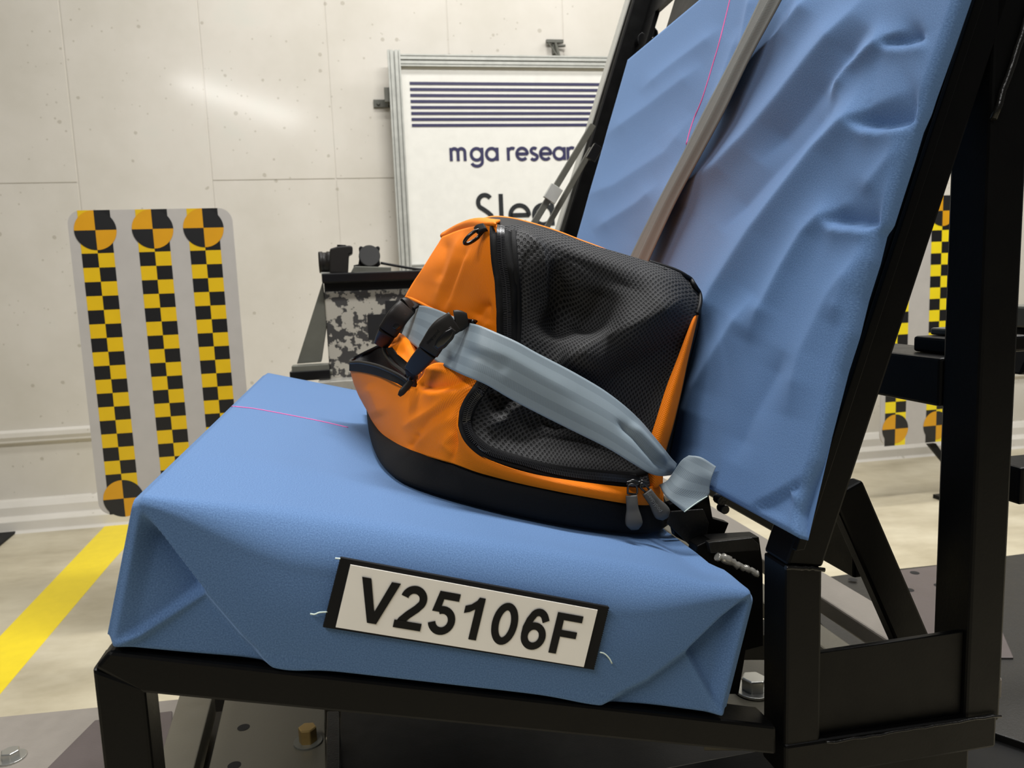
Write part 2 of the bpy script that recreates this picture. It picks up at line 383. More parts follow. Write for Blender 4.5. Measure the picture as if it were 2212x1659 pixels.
GEO = {   # geometric sans of circles and stems, x-height 1
 'm': (1.55, [[(.1, 0), (.1, 1)], [(.1, .5)]+arc(.37, .68, .27, .26, 180, 0)+[(.64, 0)], [(.64, .5)]+arc(.91, .68, .27, .26, 180, 0)+[(1.18, 0)]]),
 'g': (1.2, [('c', arc(.55, .5, .43, .44, 0, 360, 26)), [(.98, 1), (.98, -.05)]+arc(.55, -.06, .43, .34, 0, -160)]),
 'a': (1.17, [('c', arc(.55, .5, .43, .44, 0, 360, 26)), [(.98, 0), (.98, 1)]]),
 'r': (.66, [[(.1, 0), (.1, 1)], [(.1, .5)]+arc(.42, .62, .32, .32, 180, 55)]),
 'e': (1.1, [[(.12, .5), (.98, .5)]+arc(.55, .5, .43, .44, 0, 318, 22)]),
 's': (.8, [arc(.42, .72, .25, .22, 40, 200, 10)+[(.3, .55), (.5, .45)]+arc(.4, .27, .27, .23, 30, -150, 10)]),
 'c': (1.1, [arc(.55, .5, .43, .44, 45, 315, 20)]),
 'h': (1.05, [[(.1, 0), (.1, 1.6)], [(.1, .5)]+arc(.45, .65, .35, .29, 180, 0)+[(.8, 0)]]),
 ' ': (.55, []), 'l': (.42, [[(.12, 0), (.12, 1.47)]]), 'd': (1.32, [('c', arc(.55, .5, .43, .44, 0, 360, 26)), [(.98, 0), (.98, 1.47)]]),
 'S': (1.12, [arc(.5, 1.10, .31, .33, 35, 215, 12)+[(.42, .80), (.62, .66)]+arc(.45, .36, .36, .36, 25, -160, 12)]),
 'o': (1.15, [('c', arc(.52, .5, .4, .44, 0, 360, 22))]), 't': (.7, [[(.3, 0), (.3, 1.4)], [(.05, .95), (.6, .95)]]), 'i': (.4, [[(.12, 0), (.12, 1)], [(.12, 1.3), (.12, 1.45)]]), 'n': (1.05, [[(.1, 0), (.1, 1)], [(.1, .5)]+arc(.45, .65, .35, .29, 180, 0)+[(.8, 0)]]), 'p': (1.3, [('c', arc(.6, .5, .43, .44, 0, 360, 26)), [(.16, 1), (.16, -.55)]]),
 'y': (1.0, [[(.05, 1), (.45, .05)], [(.88, 1), (.25, -.55)]]),
}
def geo_text(mb, txt, fn, sc, x0, y0, w):
    x = x0
    for ch in txt:
        adv, st = GEO[ch]; g = lambda a, b: fn(x+a*sc, y0+b*sc)
        for q in st:
            if q[0] == 'c': stroke(mb, q[1], w/sc, g, closed=True)
            else: stroke(mb, q, w/sc, g)
        x += adv*sc
    return x
# ================================================================== THE HALL
def struct(mb, name, mats, **k): return props(mb.build(name, mats, **k), kind='structure')
struct(MB().add([V((-9, -6, 0)), V((11, -6, 0)), V((11, 7.5, 0)), V((-9, 7.5, 0))], [(0, 1, 2, 3)]), 'floor', 'polished_concrete_floor')
# back wall: slab, with cast panel joints sunk as thin real grooves
mb = MB()
xs = [-8, -3.14, -3.128, -1.864, -1.855, -1.2225, -1.2145, -.599, -.591, .03, .038, .66, .668, 1.9, 1.908, 3.2, 3.208, 8]
zs = [0, .5, .508, 1.742, 1.75, 3.0, 3.008, 5.2]
for i in range(len(xs)-1):
    for j in range(len(zs)-1):
        gx = i % 2 == 1; gz = j % 2 == 1 and j > 1 and not (j == 3 and 4 < i < 6 or j == 3 and i in (4, 10, 12))
        d = -.003 if (gx or gz) else 0
        mb.add([WALL(xs[i], d, zs[j]), WALL(xs[i+1], d, zs[j]), WALL(xs[i+1], d, zs[j+1]), WALL(xs[i], d, zs[j+1])], [(0, 1, 2, 3)])
        if gx and not gz:
            for k in (i, i+1): mb.add([WALL(xs[k], 0, zs[j]), WALL(xs[k], -.003, zs[j]), WALL(xs[k], -.003, zs[j+1]), WALL(xs[k], 0, zs[j+1])], [(0, 1, 2, 3)])
        if gz and not gx:
            for k in (j, j+1): mb.add([WALL(xs[i], 0, zs[k]), WALL(xs[i], -.003, zs[k]), WALL(xs[i+1], -.003, zs[k]), WALL(xs[i+1], 0, zs[k])], [(0, 1, 2, 3)])
struct(mb, 'wall_back', 'painted_concrete')
# stepped foot of the wall: small ledge and a projecting kerb
def trim(name, prof, x0=-8, x1=8, mat='painted_concrete'):
    m_ = MB(); g = [[WALL(x, o, z) for o, z in prof] for x in (x0, x1)]; m_.grid(g, smooth=False); return struct(m_, name, mat, bevel=.004)
trim('trim_1', [(0, .515), (.022, .505), (.026, .48), (.02, .462), (.02, .45), (.006, .44), (0, .43)])
trim('baseboard_back', [(0, .155), (.02, .15), (.045, .12), (.05, .075), (.095, .06), (.10, .012), (.115, .0)])
props(MB().prism([PZ(-120, 1494, 0), PZ(-120, 1640, 0), PZ(0, 1500, 0), PZ(238, 1218, 0), PZ(330, 1117, 0), PZ(236, 1127, 0), PZ(0, 1375, 0)], zz*.0015).build('floor_stripe', 'yellow_floor_paint'),
      'painted yellow stripe running diagonally over the concrete floor left of the seat', 'floor marking')
props(MB().prism([PZ(-160, 1150, 0), PZ(-160, 1330, 0), PZ(-10, 1189, 0), PZ(37, 1150, 0)], zz*.012).build('floor_mat', 'matte_black', bevel=.003),
      'black mat corner on the floor at the far left foot of the wall', 'mat')

# ------------------------------------------------------------------ wall sign
SX0, SX1, SZ0, SZ1, SOFF = -.262, 1.62, 1.232, 2.345, .10
sg = thing('wall_sign', WALL(.6, SOFF, 1.2), 'large white framed sign board with navy stripes and lettering, hung on the concrete wall', 'sign')
def wbox(m_, x0, x1, o0, o1, z0, z1, mi=0):
    m_.box(WALL((x0+x1)/2, (o0+o1)/2, (z0+z1)/2), wx*(abs(x1-x0)/2), wn*(abs(o1-o0)/2), zz*(abs(z1-z0)/2), mi); return m_
wbox(MB(), SX0+.03, SX1, SOFF-.004, SOFF+.004, SZ0+.05, SZ1-.03).build('panel', 'sign_white', sg)
def extr(horizontal, a0, a1, c0, c1):          # slotted aluminium profile with ribs
    m_ = MB(); n = 3; w_ = (c1-c0)
    ribs = [(0, .13, .03), (.13, .2, .018), (.2, .44, .03), (.44, .56, .014), (.56, .8, .03), (.8, .87, .018), (.87, 1, .03)]
    for r0_, r1_, dp in ribs:
        if horizontal: wbox(m_, a0, a1, SOFF-.012, SOFF+dp-.005, c0+w_*r0_, c0+w_*r1_)
        else: wbox(m_, c0+w_*r0_, c0+w_*r1_, SOFF-.012, SOFF+dp, a0, a1)
    return m_
extr(False, 1.13, 2.368, SX0-.03, SX0+.035).build('frame_post', 'dull_aluminium', sg)
extr(True, SX0+.035, SX1, SZ1-.055, SZ1+.005).build('frame_rail', 'dull_aluminium', sg)
extr(True, SX0+.035, SX1, 1.225, 1.282).build('frame_rail', 'dull_aluminium', sg)
extr(False, 1.13, 2.368, SX1, SX1+.06).build('frame_post', 'dull_aluminium', sg)
LIFT[1] = -wn
def onsign(x, z): return WALL(x, SOFF+.0062, z)
m_ = MB()
for i in range(8):
    z = 2.209-i*.0301; poly2(m_, [(-.186, z-.0075), (1.42, z-.0075), (1.42, z+.0075), (-.186, z+.0075)], onsign)
m_.build('printed_stripes', 'sign_navy', sg, fixn=False)
x = .005
for wd_ in ('mga', 'research'):
    m_ = MB(); x = geo_text(m_, wd_, onsign, .068, x, 1.815, .0165)+.04; m_.build('lettering', 'sign_navy', sg, fixn=False)
m_ = MB(); geo_text(m_, 'Sled', onsign, .118, .122, 1.468, .024); m_.build('lettering', 'sign_charcoal', sg, fixn=False)
m_ = MB(); wbox(m_, -.375, -.29, .0, .012, 2.11, 2.15); wbox(m_, -.30, -.285, .0, .085, 2.118, 2.136); wbox(m_, -.318, -.285, .07, .10, 2.118, 2.19); m_.tube([WALL(-.35, .012, 2.13), WALL(-.35, .02, 2.13)], .009)
m_.build('wall_bracket', 'mid_grey_metal', sg, bevel=.001)
m_ = MB(); wbox(m_, .600, .632, .0, .02, 2.39, 2.46); wbox(m_, .565, .66, .01, .03, 2.445, 2.462); m_.tube([WALL(.616, .02, 2.45), WALL(.616, .10, 2.35)], .008); m_.tube([WALL(.575, .02, 2.45), WALL(.61, .10, 2.35)], .004); m_.tube([WALL(.63, .02, 2.43), WALL(.67, .03, 2.43)], .007)
m_.build('hanging_bracket', 'mid_grey_metal', sg, bevel=.001)

# ------------------------------------------------------------------ checkered calibration boards
def board(tl, tr, bl, v, strips, nrow, circ, first_black, label, amber='target_amber', yel='checker_yellow', post=0, bf=.82):
    """tl/tr/bl pixel corners on plane v; strips = pixel x of strip centres at the top row"""
    P = PV(*tl, v); Q = PV(*tr, v); B = PV(*bl, v)
    X = hh.copy(); Z = zz.copy(); Wd = (Q-P).dot(X); Ht = (P-B).dot(Z)
    O = P - Z*Ht
    t_ = thing('calibration_board', O+X*Wd/2, label, 'target board', 'checkered boards beside the seat')
    pt = lambda a, b, off=0: O+X*a+Z*b-vv*off
    r = Wd*.085; out = []
    for cx, cz, a0 in ((Wd-r, Ht-r, 0), (r, Ht-r, 90), (r, r, 180), (Wd-r, r, 270)):
        out += [pt(x, y) for x, y in arc(cx, cz, r, r, a0, a0+90, 8)]
    MB().prism(out, vv*.008).build('panel', 'board_white', t_)
    for sx in strips:
        sc_ = (PV(sx, tl[1]+40, v)-O).dot(X); sq = Ht/nrow; m_ = MB()
        for k in range(nrow):
            for c in (0, 1):
                x0 = sc_+(c-1)*sq*1.06; y1 = Ht-k*sq; blk = (k+c+first_black) % 2
                m_.add([pt(x0, y1-sq, .0006), pt(x0+sq*1.06, y1-sq, .0006), pt(x0+sq*1.06, y1, .0006), pt(x0, y1, .0006)], [(0, 1, 2, 3)], blk)
        m_.build('checker_strip', [yel, 'checker_black'], t_, fixn=False)
        for top in (1, 0):
            cz = Ht-circ*1.0 if top else circ*bf
            m_ = MB()
            for qd in range(4):
                a = arc(sc_, cz, circ, circ, 90*qd, 90*qd+90, 12)
                m_.add([pt(sc_, cz, .0014)]+[pt(x, y, .0014) for x, y in a], [tuple(range(len(a)+1))], qd % 2)
            m_.build('round_target', ['target_black', amber], t_, fixn=False)
    m_ = MB(); m_.box(pt(post, Ht*.45, -.03)-Z*(O.z/2), X*.02, vv*.02, Z*(Ht*.5+O.z/2-.0)*.98); m_.box(V((pt(post, 0, -.03).x, pt(post, 0, -.03).y, .01)), X*.05, vv*.06, zz*.01)
    m_.build('stand', 'black_painted_steel', t_)
    if bf > 1: MB().prism([PV(2006, 960, v+.02), PV(2022, 958, v+.02), PV(2052, 1000, v+.02), PV(2052, 1016, v+.02)], vv*.02).build('stand_foot', 'matte_black', t_)
    return t_
board((143, 455), (500, 453), (224, 1113), 2.0, (206, 330, 440), 22, .060, 0, 'checkered yellow and black target board before the wall, left of the seat', post=.36)
board((1913, 424), (2190, 424), (1893, 966), 2.6, (1945, 2036, 2120), 22, .071, 0, 'checkered yellow and black target board between the posts right of the back cushion', 'target_amber', 'checker_yellow_bright', post=.43, bf=1.15)
# ================================================================== SLED DECK
DZ = CAMZ-.62
def plate(name, pts, z, th_, mat, label, cat='plate', group=None, holes=(), **k):
    m_ = MB().prism([PZ(*p, z) if len(p) == 2 else V(p) for p in pts], -zz*th_)
    return props(m_.build(name, mat, bevel=.0015, **k), label, cat, group)
def hbox(m_, h0, h1, v0, v1, z0, z1, mi=0):
    return m_.box(HV((h0+h1)/2, (v0+v1)/2, (z0+z1)/2), hh*(abs(h1-h0)/2), vv*(abs(v1-v0)/2), zz*(abs(z1-z0)/2), mi)
def hprism(m_, pts, v0, v1): return m_.prism([HV(a, v0, b) for a, b in pts], vv*(v1-v0))
ZD = DZ-A0.z
deck = thing('sled_deck', HV(.3, .4, ZD-.05), 'dark steel deck plates of the test sled under the seat frame', 'sled deck')
def dpart(name, pts, z, th_, mat, lab=None): return MB().prism([PZ(x, y, z) for x, y in pts], -zz*th_).build(name, mat, deck, bevel=.0015, label=lab)
dpart('deck_plate', [(-150, 1563), (0, 1548), (395, 1509), (340, 1800), (-250, 1900)], DZ, .012, 'grey_steel_plate', 'light grey deck plate')
dpart('raised_plate', [(205, 1555), (372, 1535), (372, 1850), (-90, 1850)], DZ+.004, .004, 'brown_grey_plate', 'brown-grey overlapping plate')
dpart('cross_rail', [(391, 1490), (462, 1490), (370, 1850), (280, 1850)], DZ+.03, .04, 'olive_steel', 'olive grey rail')
dpart('deck_plate', [(490, 1490), (700, 1490), (712, 1900), (395, 1900)], DZ+.02, .03, 'olive_steel', 'drilled mounting plate')
dpart('deck_plate', [(740, 1480), (1700, 1480), (2300, 1480), (2300, 2000), (700, 2000)], DZ-.01, .02, 'black_painted_steel')
dpart('chipped_bar', [(706, 1536), (732, 1536), (735, 1850), (700, 1850)], DZ+.03, .06, 'dark_chipped_steel', 'bar with chipped black paint')
dpart('deck_plate', [(1700, 1258), (1830, 1240), (2030, 1219), (2300, 1184), (2500, 1700), (1900, 1500)], DZ, .02, 'dark_chipped_steel', 'wide dark deck plate')
dpart('raised_plate', [(1935, 1232), (2100, 1212), (2190, 1420), (1960, 1420)], DZ+.003, .003, 'brown_grey_plate', 'reddish grey plate')
for x, y in ((526, 1571), (506, 1653)):
    m_ = MB(); c = PZ(x, y, DZ+.0205); m_.add([c+hh*.0085*math.cos(a*math.pi/8)+vv*.0085*math.sin(a*math.pi/8) for a in range(16)], [tuple(range(16))]); m_.build('drilled_hole', 'matte_black', deck, fixn=False)
for x, y in ((1842, 1252), (1976, 1237), (2028, 1264), (1964, 1274)):
    m_ = MB(); c = PZ(x, y, DZ+.0035); m_.add([c+hh*.009*math.cos(a*math.pi/8)+vv*.009*math.sin(a*math.pi/8) for a in range(16)], [tuple(range(16))]); m_.build('drilled_hole', 'matte_black', deck, fixn=False)
dpart('gap_shade_plate', [(430, 1485), (520, 1485), (430, 1900), (280, 1900)], DZ-.03, .01, 'black_painted_steel')  # added black sheet, stands in for the shade in the gap by the rail
# undercarriage and pedestal of the deck reaching the floor
m_ = MB(); hbox(m_, -.1, 1.3, .1, .16, ZD-.10, ZD-.03); hbox(m_, -.1, 1.3, .62, .68, ZD-.10, ZD-.03); m_.build('side_rail', 'black_painted_steel', deck)
for a, b in ((0, .13), (1.2, .13), (0, .65), (1.2, .65)):
    m_ = MB(); hbox(m_, a-.03, a+.03, b-.03, b+.03, -A0.z, ZD-.10); m_.build('leg', 'black_painted_steel', deck)
def bolt(c, up, r, hgt, mat, label, washer=None, group='hex bolts of the sled'):
    t_ = thing('hex_bolt', c, label, 'bolt', group)
    X = up.orthogonal().normalized(); Y = up.cross(X)
    m_ = MB().prism([c+X*r*math.cos(k*math.pi/3+.3)+Y*r*math.sin(k*math.pi/3+.3) for k in range(6)], up*hgt); m_.build('head', mat, t_, bevel=r*.12)
    m_ = MB(); R2 = r*1.55
    m_.prism([c-up*.0002+X*R2*math.cos(k*math.pi/12)+Y*R2*math.sin(k*math.pi/12) for k in range(24)], up*r*.22); m_.build('washer', washer or mat, t_, bevel=r*.05)
    return t_
bolt(PZ(24, 1638, DZ), zz, .0125, .012, 'zinc_bolt', 'bright zinc hex bolt on the light grey plate at bottom left')
bt = bolt(PZ(666, 1603, DZ+.02), zz, .0125, .022, 'brass_bolt', 'brass-coloured hex bolt standing on the drilled plate under the seat frame', 'mid_grey_metal')
bolt(PZ(1628, 1492, CAMZ-.50), zz, .015, .018, 'zinc_bolt', 'shiny hex bolt behind the rear corner of the seat cushion')

# ================================================================== SEAT FRAME
fr = thing('sled_bench', HV(.25, .4, ZD), 'black welded square tube bench carrying the blue seat and back cushions', 'test bench')
def fpart(name, m_, mat='black_painted_steel', bev=.003, lab=None): return m_.build(name, mat, fr, bevel=bev, label=lab)
T = .036
def uprism(m_, pts, v0, v1): return m_.prism([UVW(a, v0, b) for a, b in pts], vv*(v1-v0))
# cushion rails (near and far), tilted with the seat
for v0 in (.002, 1.14):
    fpart('cushion_rail', uprism(MB(), [(.004, -.1215), (.575, -.1215), (.583, -.149), (.032, -.152), (-.004, -.136)], v0, v0+T))
for v0 in (.002, 1.14):
    m_ = MB(); hprism(m_, [(-.041, -.130), (-.006, -.150), (-.006, ZD), (-.041, ZD)], v0, v0+T); fpart('front_leg', m_)
# cross tubes under the cushion
for u_ in (.03, .17, .40):
    m_ = MB(); uprism(m_, [(u_, -.1235), (u_+.034, -.1235), (u_+.034, -.157), (u_, -.157)], .038, 1.14); fpart('cross_tube', m_)
# back posts: vertical stub, mitred bend, reclined tube
slope = math.tan(math.radians(19.4))
def back_post(v0, dpt, w_=.036, top=.95):
    h0, z0 = .531, -.115
    m_ = MB(); hprism(m_, [(h0, z0), (h0+w_, z0-.006), (h0+w_, -.30), (h0, -.30)], v0, v0+dpt); fpart('back_post_foot', m_)
    m_ = MB(); hprism(m_, [(h0, z0), (h0+w_, z0-.006), (h0+w_+slope*(top-z0+.006), top), (h0+slope*(top-z0), top)], v0, v0+dpt); fpart('back_post', m_)
back_post(0.0, .04); back_post(1.17, .045, .045, 1.1)
# narrow flange strips seen along the near post
m_ = MB(); hprism(m_, [(.536, -.10), (.545, -.10), (.545+slope*.9, .8), (.536+slope*.9, .8)], -.006, .0); fpart('edge_strip', m_, bev=.001)
# weld bead at the bend
fpart('weld_bead', MB().tube([HV(.529+.0385*i/12, -.0015+random.uniform(-.0005, .0005), -.1155-.0065*i/12+random.uniform(-.0006, .0006)) for i in range(13)], .0022, 6), 'weld_bead_steel', 0)
# rear upright
for v0, zt in ((0.0, .9), (1.17, .056)):
    m_ = MB(); hprism(m_, [(.7235, -.30), (.763, -.30), (.763+.005*zt, zt), (.7235+.005*zt, zt)], v0, v0+.046); fpart('rear_upright', m_)
fpart('weld_bead', MB().tube([HV(.727+.36*(z-.27)+random.uniform(-.0012, .0012), -.002, z) for z in [.27+i*.012 for i in range(24)]], .003, 6), 'weld_bead_steel', 0)
# web plate, lower rail, base rail
m_ = MB(); hprism(m_, [(.566, -.205), (.7235, -.205), (.7235, -.290), (.566, -.288)], .006, .012); fpart('web_plate', m_, bev=.001)
m_ = MB(); hprism(m_, [(.530, -.286), (.758, -.291), (.758, -.326), (.530, -.322)], -.002, .04); fpart('lower_rail', m_)
m_ = MB(); hprism(m_, [(-.04, -.345), (.758, -.333), (.758, -.372), (-.04, -.385)], .03, .07); fpart('base_rail', m_)
fpart('weld_bead', MB().tube([HV(.57+.19*i/20, -.004, -.2885-.003*i/20+random.uniform(-.001, .001)) for i in range(21)], .0014, 6), 'weld_bead_steel', 0)
m_ = MB(); hprism(m_, [(.56, -.372), (.60, -.372), (.60, ZD), (.56, ZD)], .03, .07); fpart('foot', m_)
m_ = MB(); hprism(m_, [(.70, -.372), (.74, -.372), (.74, ZD), (.70, ZD)], .03, .07); fpart('foot', m_)
m_ = MB(); hprism(m_, [(.56, -.30), (.60, -.30), (.60, ZD), (.56, ZD)], .93, .97); fpart('foot', m_)
# cross beam behind the back cushion, with bolted block
m_ = MB(); hbox(m_, .722, .80, .046, 1.17, .008, .056); fpart('cross_beam', m_)
m_ = MB(); hbox(m_, .745, .83, .05, .112, .0565, .073); fpart('mounting_block', m_)
m_ = MB(); hbox(m_, .762, .787, .085, .108, .0735, .081); fpart('block_bolt', m_, 'mid_grey_metal', .002)
m_ = MB(); hprism(m_, [(.645, -.09), (.68, -.075), (.782, -.29), (.744, -.30)], .10, .118); fpart('diagonal_brace', m_)
m_ = MB(); hbox(m_, .835, 1.2, .06, .11, -.106, -.066); fpart('side_bracket', m_)
m_ = MB(); hprism(m_, [(1.02, .0), (1.05, .06), (1.3, .05), (1.3, -.02)], .25, .30); fpart('side_bracket', m_)
m_ = MB(); hbox(m_, 1.02, 1.2, .24, .30, .062, .09); fpart('side_bracket', m_, 'mid_grey_metal')
# floor-level cross members seen between the posts
m_ = MB(); hbox(m_, .86, .925, .16, 1.3, -.39, -.362); fpart('floor_beam', m_, 'grey_steel_plate', lab='light grey beam')
m_ = MB(); hbox(m_, .782, .825, .16, .9, -.405, -.378); fpart('floor_beam', m_, 'olive_steel', lab='olive grey beam')
m_ = MB(); hbox(m_, .56, .64, .42, .9, -.33, -.285); fpart('anchor_beam', m_, 'olive_steel', .002, 'olive grey anchor beam')
m_ = MB(); hbox(m_, .70, .72, .14, .9, -.20, -.12); fpart('anchor_plate', m_)
m_ = MB().prism([PZ(x, y, CAMZ-.501) for x, y in [(1520, 1600), (1585, 1425), (1680, 1425), (1700, 1600)]], -zz*.012); fpart('bolt_plate', m_, 'olive_steel', .001)
# head plate between the back posts, with window, and the far post's lug
tp = lambda u_, v_: HV(.565+slope*(u_+.115)+.006, v_, u_)
m_ = MB()
for (za, zb, va, vb) in ((.735, .86, .0, 1.17), (.56, .60, .0, 1.17), (.60, .735, 1.10, 1.17), (.60, .735, .0, .98)):
    m_.prism([tp(za, va), tp(za, vb), tp(zb, vb), tp(zb, va)], hh*.012)
fpart('head_plate', m_, bev=.001)
c = HV(.876, 1.17, .70); fpart('lug', MB().tube([c+vv*.0, c-vv*.035], .0155, 20).tube([c-vv*.035+hh*.012*math.cos(a*.3927)+zz*.012*math.sin(a*.3927) for a in range(16)], .004, 6, closed=True), 'gloss_black', .001)
c = HV(.866, 1.17, .69); fpart('lug', MB().tube([c, c-vv*.02], .018, 20), 'gloss_black', .001)
m_ = MB(); hprism(m_, [(.5265, -.10), (.5295, -.10), (.5295+slope*1.215, 1.1), (.5265+slope*1.215, 1.1)], 1.19, 1.23); fpart('trim_edge', m_, 'dull_aluminium', 0, 'thin pale grey edge')  # pale grey strip along the far post's left edge
# slotted strut behind the frame
st = thing('slotted_strut', HV(.6, 1.1, .28), 'grey slotted metal strut behind the far back post, in front of the sign', 'strut')
def sbar(a, b, w_, v_):
    d = (HV(b[0], v_, b[1])-HV(a[0], v_, a[1])); n = vv.cross(d).normalized()*w_
    return MB().prism([HV(a[0], v_, a[1]), HV(b[0], v_, b[1]), HV(b[0], v_, b[1])+n, HV(a[0], v_, a[1])+n], vv*.01)
sbar((.55, .25), (.715, .495), .014, 1.10).build('bar', 'mid_grey_metal', st, bevel=.001)
sbar((.59, .25), (.715, .445), .012, 1.11).build('bar', 'mid_grey_metal', st, bevel=.001)
sbar((.60, .335), (.62, .365), .03, 1.095).build('clamp', 'dull_aluminium', st, bevel=.001)
sbar((.70, .42), (.72, .45), .022, 1.09).build('slide_block', 'gloss_black', st, bevel=.001)
# ================================================================== INSTRUMENT BOX BEHIND THE SEAT
BV = 1.75
def FB(px, py, off=0): return PV(px, py, BV)-vv*off
box = thing('instrument_box', HV(.28, 1.95, -A0.z), 'black instrument box behind the seat with a chipped grey and black target plate', 'equipment box')
def zrect(m_, x0, y0, x1, y1, d0, d1):     # block whose near face spans pixels on the plane v = BV
    P = PV(x0, y0, BV); Q = PV(x1, y1, BV); a = P-A0; b = Q-A0
    return hbox(m_, a.dot(hh), b.dot(hh), BV+d0, BV+d1, a.z, b.z)
zrect(MB(), 695, 591, 960, 603, -.03, .35).build('top_slab', 'gloss_black', box, bevel=.004)
zrect(MB(), 699, 602, 960, 632, .0, .33).build('upper_body', 'matte_black', box, bevel=.002)
zrect(MB(), 700, 628, 960, 824, .02, .30).build('body', 'black_painted_steel', box, bevel=.004)
zrect(MB(), 700, 630, 960, 822, -.004, .019).build('target_plate', 'chipped_checker_paint', box, bevel=.004, label='plate with worn grey and black checker')
m_ = MB(); zrect(m_, 832, 650, 960, 681, -.0052, -.0035); zrect(m_, 793, 680, 900, 729, -.0052, -.0035); m_.build('black_square', 'flat_black_square', box)
zrect(MB(), 690, 818, 960, 826, -.10, -.005).build('front_rail', 'bright_steel', box, bevel=.001)
zrect(MB(), 690, 826, 960, 850, -.09, .30).build('lower_body', 'matte_black', box, bevel=.002)
m_ = MB(); a = PV(720, 850, BV)-A0; m_.box(HV(.3, 1.95, (a.z-A0.z)/2-.02), hh*.10, vv*.10, zz*((a.z+A0.z)/2+.02)); m_.build('pedestal', 'black_painted_steel', box)
m_ = MB().prism([FB(697, 608), FB(641, 786), FB(694, 782), FB(706, 700)], vv*.05); m_.build('slanted_brace', 'mid_grey_metal', box, bevel=.002)
m_ = MB(); zrect(m_, 628, 800, 715, 815, -.05, .0); m_.build('clamp_arm', 'gloss_black', box, bevel=.002)
m_ = MB(); zrect(m_, 632, 788, 712, 800, -.045, .0); m_.tube([FB(712, 801, .025), FB(719, 801, .025)], .008); m_.build('clamp', 'mid_grey_metal', box, bevel=.002)
cm = thing('digital_camera', PV(735, 591, BV+.08), 'black camera with its lens pointing left, on the instrument box', 'camera')
def FC(px, py, d=.08): return PV(px, py, BV+d)
m_ = MB()
def ring(m_, x, y0, y1, seg=24):
    a = FC(x, y0); b = FC(x, y1); c = (a+b)/2; r = (a-b).length/2
    return [c+zz*r*math.cos(2*math.pi*k/seg)+vv*r*math.sin(2*math.pi*k/seg) for k in range(seg)]
g = [ring(m_, x, a, b) for x, a, b in ((690, 548, 586), (689, 544, 590), (697, 543, 590), (698, 545, 589), (706, 545, 589), (707, 543, 590), (722, 543, 590), (723, 548, 586))]
m_.grid(g, closed_u=True); m_.add(g[0], [tuple(range(24))]); m_.build('lens', 'black_plastic', cm)
def cprism(m_, pts, d0, d1): return m_.prism([FC(x, y, d0) for x, y in pts], vv*(d1-d0))
cprism(MB(), [(712, 543), (712, 590), (752, 591), (754, 550), (762, 547), (762, 533), (757, 530), (730, 532), (713, 537)], .03, .13).build('camera_body', 'black_plastic', cm, bevel=.004)
m_ = MB(); m_.tube([FC(738, 533, .05)+zz*.0, FC(738, 529, .05)], .014, 16); m_.build('mode_dial', 'gloss_black', cm, bevel=.001)
cprism(MB(), [(693, 588), (714, 588), (714, 592), (693, 592)], .04, .12).build('mounting_plate', 'dull_aluminium', cm)
sp = thing('round_lamp_housing', PV(800, 591, BV+.1), 'round black flat-faced housing on a grey foot, standing on the instrument box', 'lamp housing')
c = FC(798, 553, .1); a = FC(798, 530, .1); R_ = (a-c).length
m_ = MB(); m_.tube([c+vv*.03, c-vv*.012], R_, 32); m_.tube([c-vv*.012, c-vv*.018], R_*.93, 32); m_.build('disc', 'lens_cap_grey', sp)
cprism(MB(), [(775, 535), (779, 531), (790, 536), (806, 536), (817, 531), (821, 535), (818, 552), (822, 572), (818, 576), (778, 576), (774, 572), (777, 552)], .10, .14).build('back_plate', 'matte_black', sp, bevel=.003)
cprism(MB(), [(765, 575), (845, 577), (845, 590), (757, 590)], .05, .15).build('foot', 'mid_grey_metal', sp, bevel=.002)
cprism(MB(), [(764, 573), (778, 570), (778, 577), (764, 578)], .08, .09).build('foot_screw', 'black_metal', sp)
props(MB().tube(cr([FC(822, 568, .085), FC(850, 573, .085), FC(890, 580, .10), FC(930, 585, .12)], 12), .004, 8).build('power_cable', 'matte_black'), 'thin black cable running right from the round housing over the instrument box', 'cable')

# ================================================================== CUSHIONS
def sst(x, a, b):
    t = max(0, min(1, (x-a)/(b-a))); return t*t*(3-2*t)
L_, Wd_, H_ = .5225, .905, .12
FL = [(283, 1078), (360, 1178), (440, 1283), (520, 1376), (565, 1420), (610, 1462)]
FR = [(1640, 1276), (1560, 1340), (1490, 1408), (1400, 1475), (1290, 1528), (1180, 1530)]
LSEC = [(222, 1403), (300, 1373), (370, 1328), (440, 1280)]; RSEC = [(1490, 1405), (1530, 1485), (1572, 1565)]
def near_disp(p, u):
    d, t = sd_poly(p, FL); o = 0
    if d > -14 and p[0] < 620:
        d2, t2 = sd_poly(p, LSEC)       # + below the second crease
        up = .024*math.exp(-max(d, 0)/75)*sst(p[1], 1080, 1180)+.0012; low = .010*math.exp(-max(d, 0)/140)
        k = sst(d2, -8, 10); rec = up*(1-k)+low*k
        o += sst(d, -9, 11)*rec*sst(u, .001, .022)
        o -= .005*math.exp(-(d2/9)**2)*sst(d, 0, 12)*sst(u, .001, .02)
    d, t = sd_poly(p, FR)
    if d < 14 and p[0] > 1170:
        d2, t2 = sd_poly(p, RSEC)
        up = .022*math.exp(-max(-d, 0)/110)+.001; low = .010*math.exp(-max(-d, 0)/160)
        k = sst(d2, -6, 8); o += sst(-d, -9, 11)*(up*(1-k)+low*k)*sst(L_-u, .001, .02)*sst(p[0], 1180, 1300)
        o -= .003*math.exp(-(d2/8)**2)*sst(-d, 0, 10)
    return o
